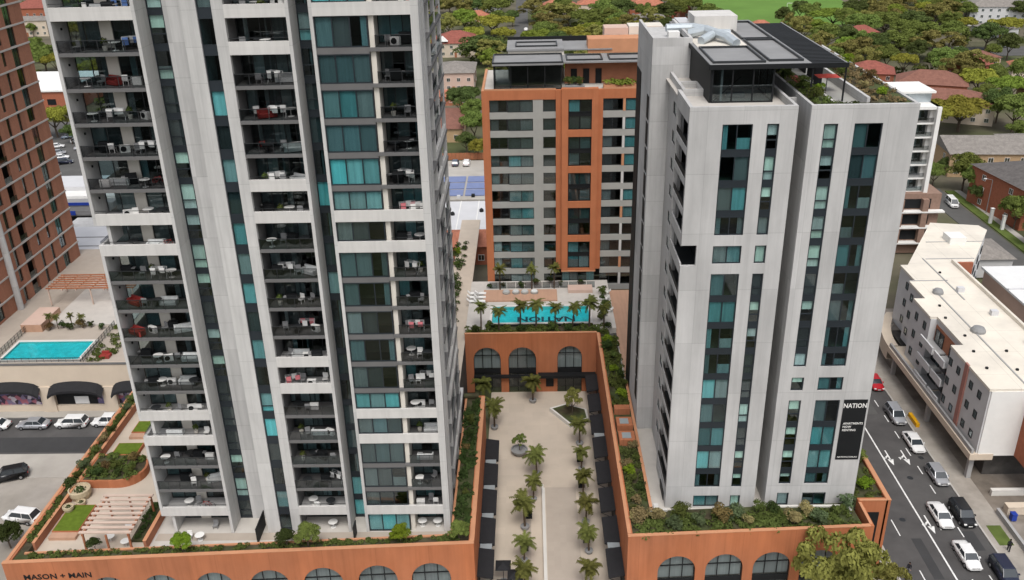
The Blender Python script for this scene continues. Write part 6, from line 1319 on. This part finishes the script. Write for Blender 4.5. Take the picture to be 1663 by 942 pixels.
def sofa_fn(m):
    def f():
        t = thing('balcony_sofa', (0, 0, 0), 'x', 'sofa', local=True); MB().box(-.85, .85, -.35, .35, .1, .42).ob('seat', m, t); MB().box(-.85, .85, .25, .42, .42, .8).ob('backrest', m, t)
        for x in (-.85, .7): MB().box(x, x+.15, -.35, .25, .42, .62).ob('armrest', m, t)
        return t
    return f
def bbq():
    t = thing('barbecue', (0, 0, 0), 'x', 'barbecue', local=True); MB().box(-.5, .5, -.25, .25, .15, .85).ob('cabinet', 'black', t); MB().prism([(-.5, -.25), (.5, -.25), (.5, .25), (-.5, .25)], .86, 1.05).ob('lid', 'black', t); MB().box(-.85, -.5, -.22, .22, .8, .85).ob('side_shelf', 'grey', t); return t
def plant():
    t = thing('potted_plant', (0, 0, 0), 'x', 'plant', local=True); MB().lathe([(0, 0), (.18, 0), (.24, .4), (.2, .4), (0, .36)], 10).ob('pot', 'cream', t); link(bpy.data.objects.new('leaves', leafmesh('leaves', [(0, 0, .75, .34, .34, .4)], 90, .09, 'leaf_shrub', 3)), t); return t
def aircon():
    t = thing('air_conditioner', (0, 0, 0), 'x', 'air conditioner', local=True); MB().box(-.45, .45, -.18, .18, .06, .75).ob('housing', 'white', t); MB().tube((-.12, -.181, .42), (-.12, -.2, .42), .26, .26, 16).ob('fan_grille', 'black', t); MB().box(-.4, .4, -.15, .15, 0, .06).ob('feet', 'grey', t); return t
def bike():
    t = thing('bicycle', (0, 0, 0), 'x', 'bicycle', local=True)
    for x in (-.52, .52):
        b = MB()
        for k in range(12): a, c = k*.5236, (k+1)*.5236; b.tube((x+.33*math.cos(a), 0, .33+.33*math.sin(a)), (x+.33*math.cos(c), 0, .33+.33*math.sin(c)), .022, .022, 5)
        b.ob('wheel', 'tyre', t)
    fr_ = MB()
    for a, c in (((-.52, 0, .33), (-.1, 0, .32)), ((-.1, 0, .32), (-.22, 0, .85)), ((-.22, 0, .78), (.36, 0, .82)), ((-.1, 0, .32), (.36, 0, .78)), ((.52, 0, .33), (.34, 0, .95)), ((-.52, 0, .33), (-.22, 0, .78))): fr_.tube(a, c, .025, .025, 5)
    fr_.ob('frame', 'red', t); MB().box(-.34, -.1, -.07, .07, .85, .9).ob('saddle', 'black', t); MB().tube((.34, -.27, .97), (.34, .27, .97), .02, .02, 5).ob('handlebar', 'black', t); return t
ITEMS = {'white chair': Maker(chair_fn('white')), 'dark chair': Maker(chair_fn('grey')), 'white round table': Maker(table_fn('white')), 'black round table': Maker(table_fn('dkmetal')), 'drying rack with white laundry': Maker(rack_fn('white')), 'drying rack with pink laundry': Maker(rack_fn('pinkcloth')), 'drying rack with blue laundry': Maker(rack_fn('bluecloth')), 'pale grey sofa': Maker(sofa_fn('curtain')), 'red sofa': Maker(sofa_fn('red')), 'black barbecue': Maker(bbq), 'green potted plant': Maker(plant), 'white air conditioning unit': Maker(aircon), 'upright bicycle': Maker(bike)}
ri = random.Random(42); keys = ['white chair', 'dark chair', 'dark chair', 'white round table', 'black round table', 'drying rack with white laundry', 'pale grey sofa', 'black barbecue', 'green potted plant', 'black barbecue', 'black round table', 'dark chair', 'white air conditioning unit']; rare = ['red sofa', 'upright bicycle', 'drying rack with pink laundry', 'drying rack with blue laundry']
for cn, xa, xb in (('left', -39.6, -34.0), ('middle', -24.9, -20.9), ('right', -12.5, -10.3)):
    for k in range(0, 18):
        n = {'left': 5, 'middle': 4, 'right': 3}[cn]
        ks = []
        while len(ks) < n:
            q = ri.choice(keys) if ri.random() > .07 else ri.choice(rare)
            if q not in ks: ks.append(q)
        for j, it in enumerate(ks):
            if ri.random() < .12: continue
            x = xa+(xb-xa)*(j+.5)/n+ri.uniform(-.25, .25)
            if cn == 'left' and k in (3, 10) and x < -39: continue
            floor = 'top' if k == 17 else ('lowest' if k == 0 else '%s-from-top' % ORD[17-k])
            ITEMS[it]((x, ri.uniform(79.2, 80.1), zk(k)), ri.choice([0, R(20), R(180), R(-30)]), '%s on the %s balcony of the left tower\'s %s column' % (it, floor, cn), 'balcony furniture')
for i, (it, x, y) in enumerate((('white round table', -36.4, 77.3), ('white chair', -37.6, 77.5), ('white round table', -12.3, 79.4), ('white round table', -10.6, 79.4), ('white round table', -22.2, 79.3), ('dark chair', -35.3, 79.3))): ITEMS[it]((x, y, 9.22), 0, '%s on the ground terrace of the left tower, %s from the left' % (it, ORD[(1, 0, 4, 5, 3, 2)[i]]), 'terrace furniture')
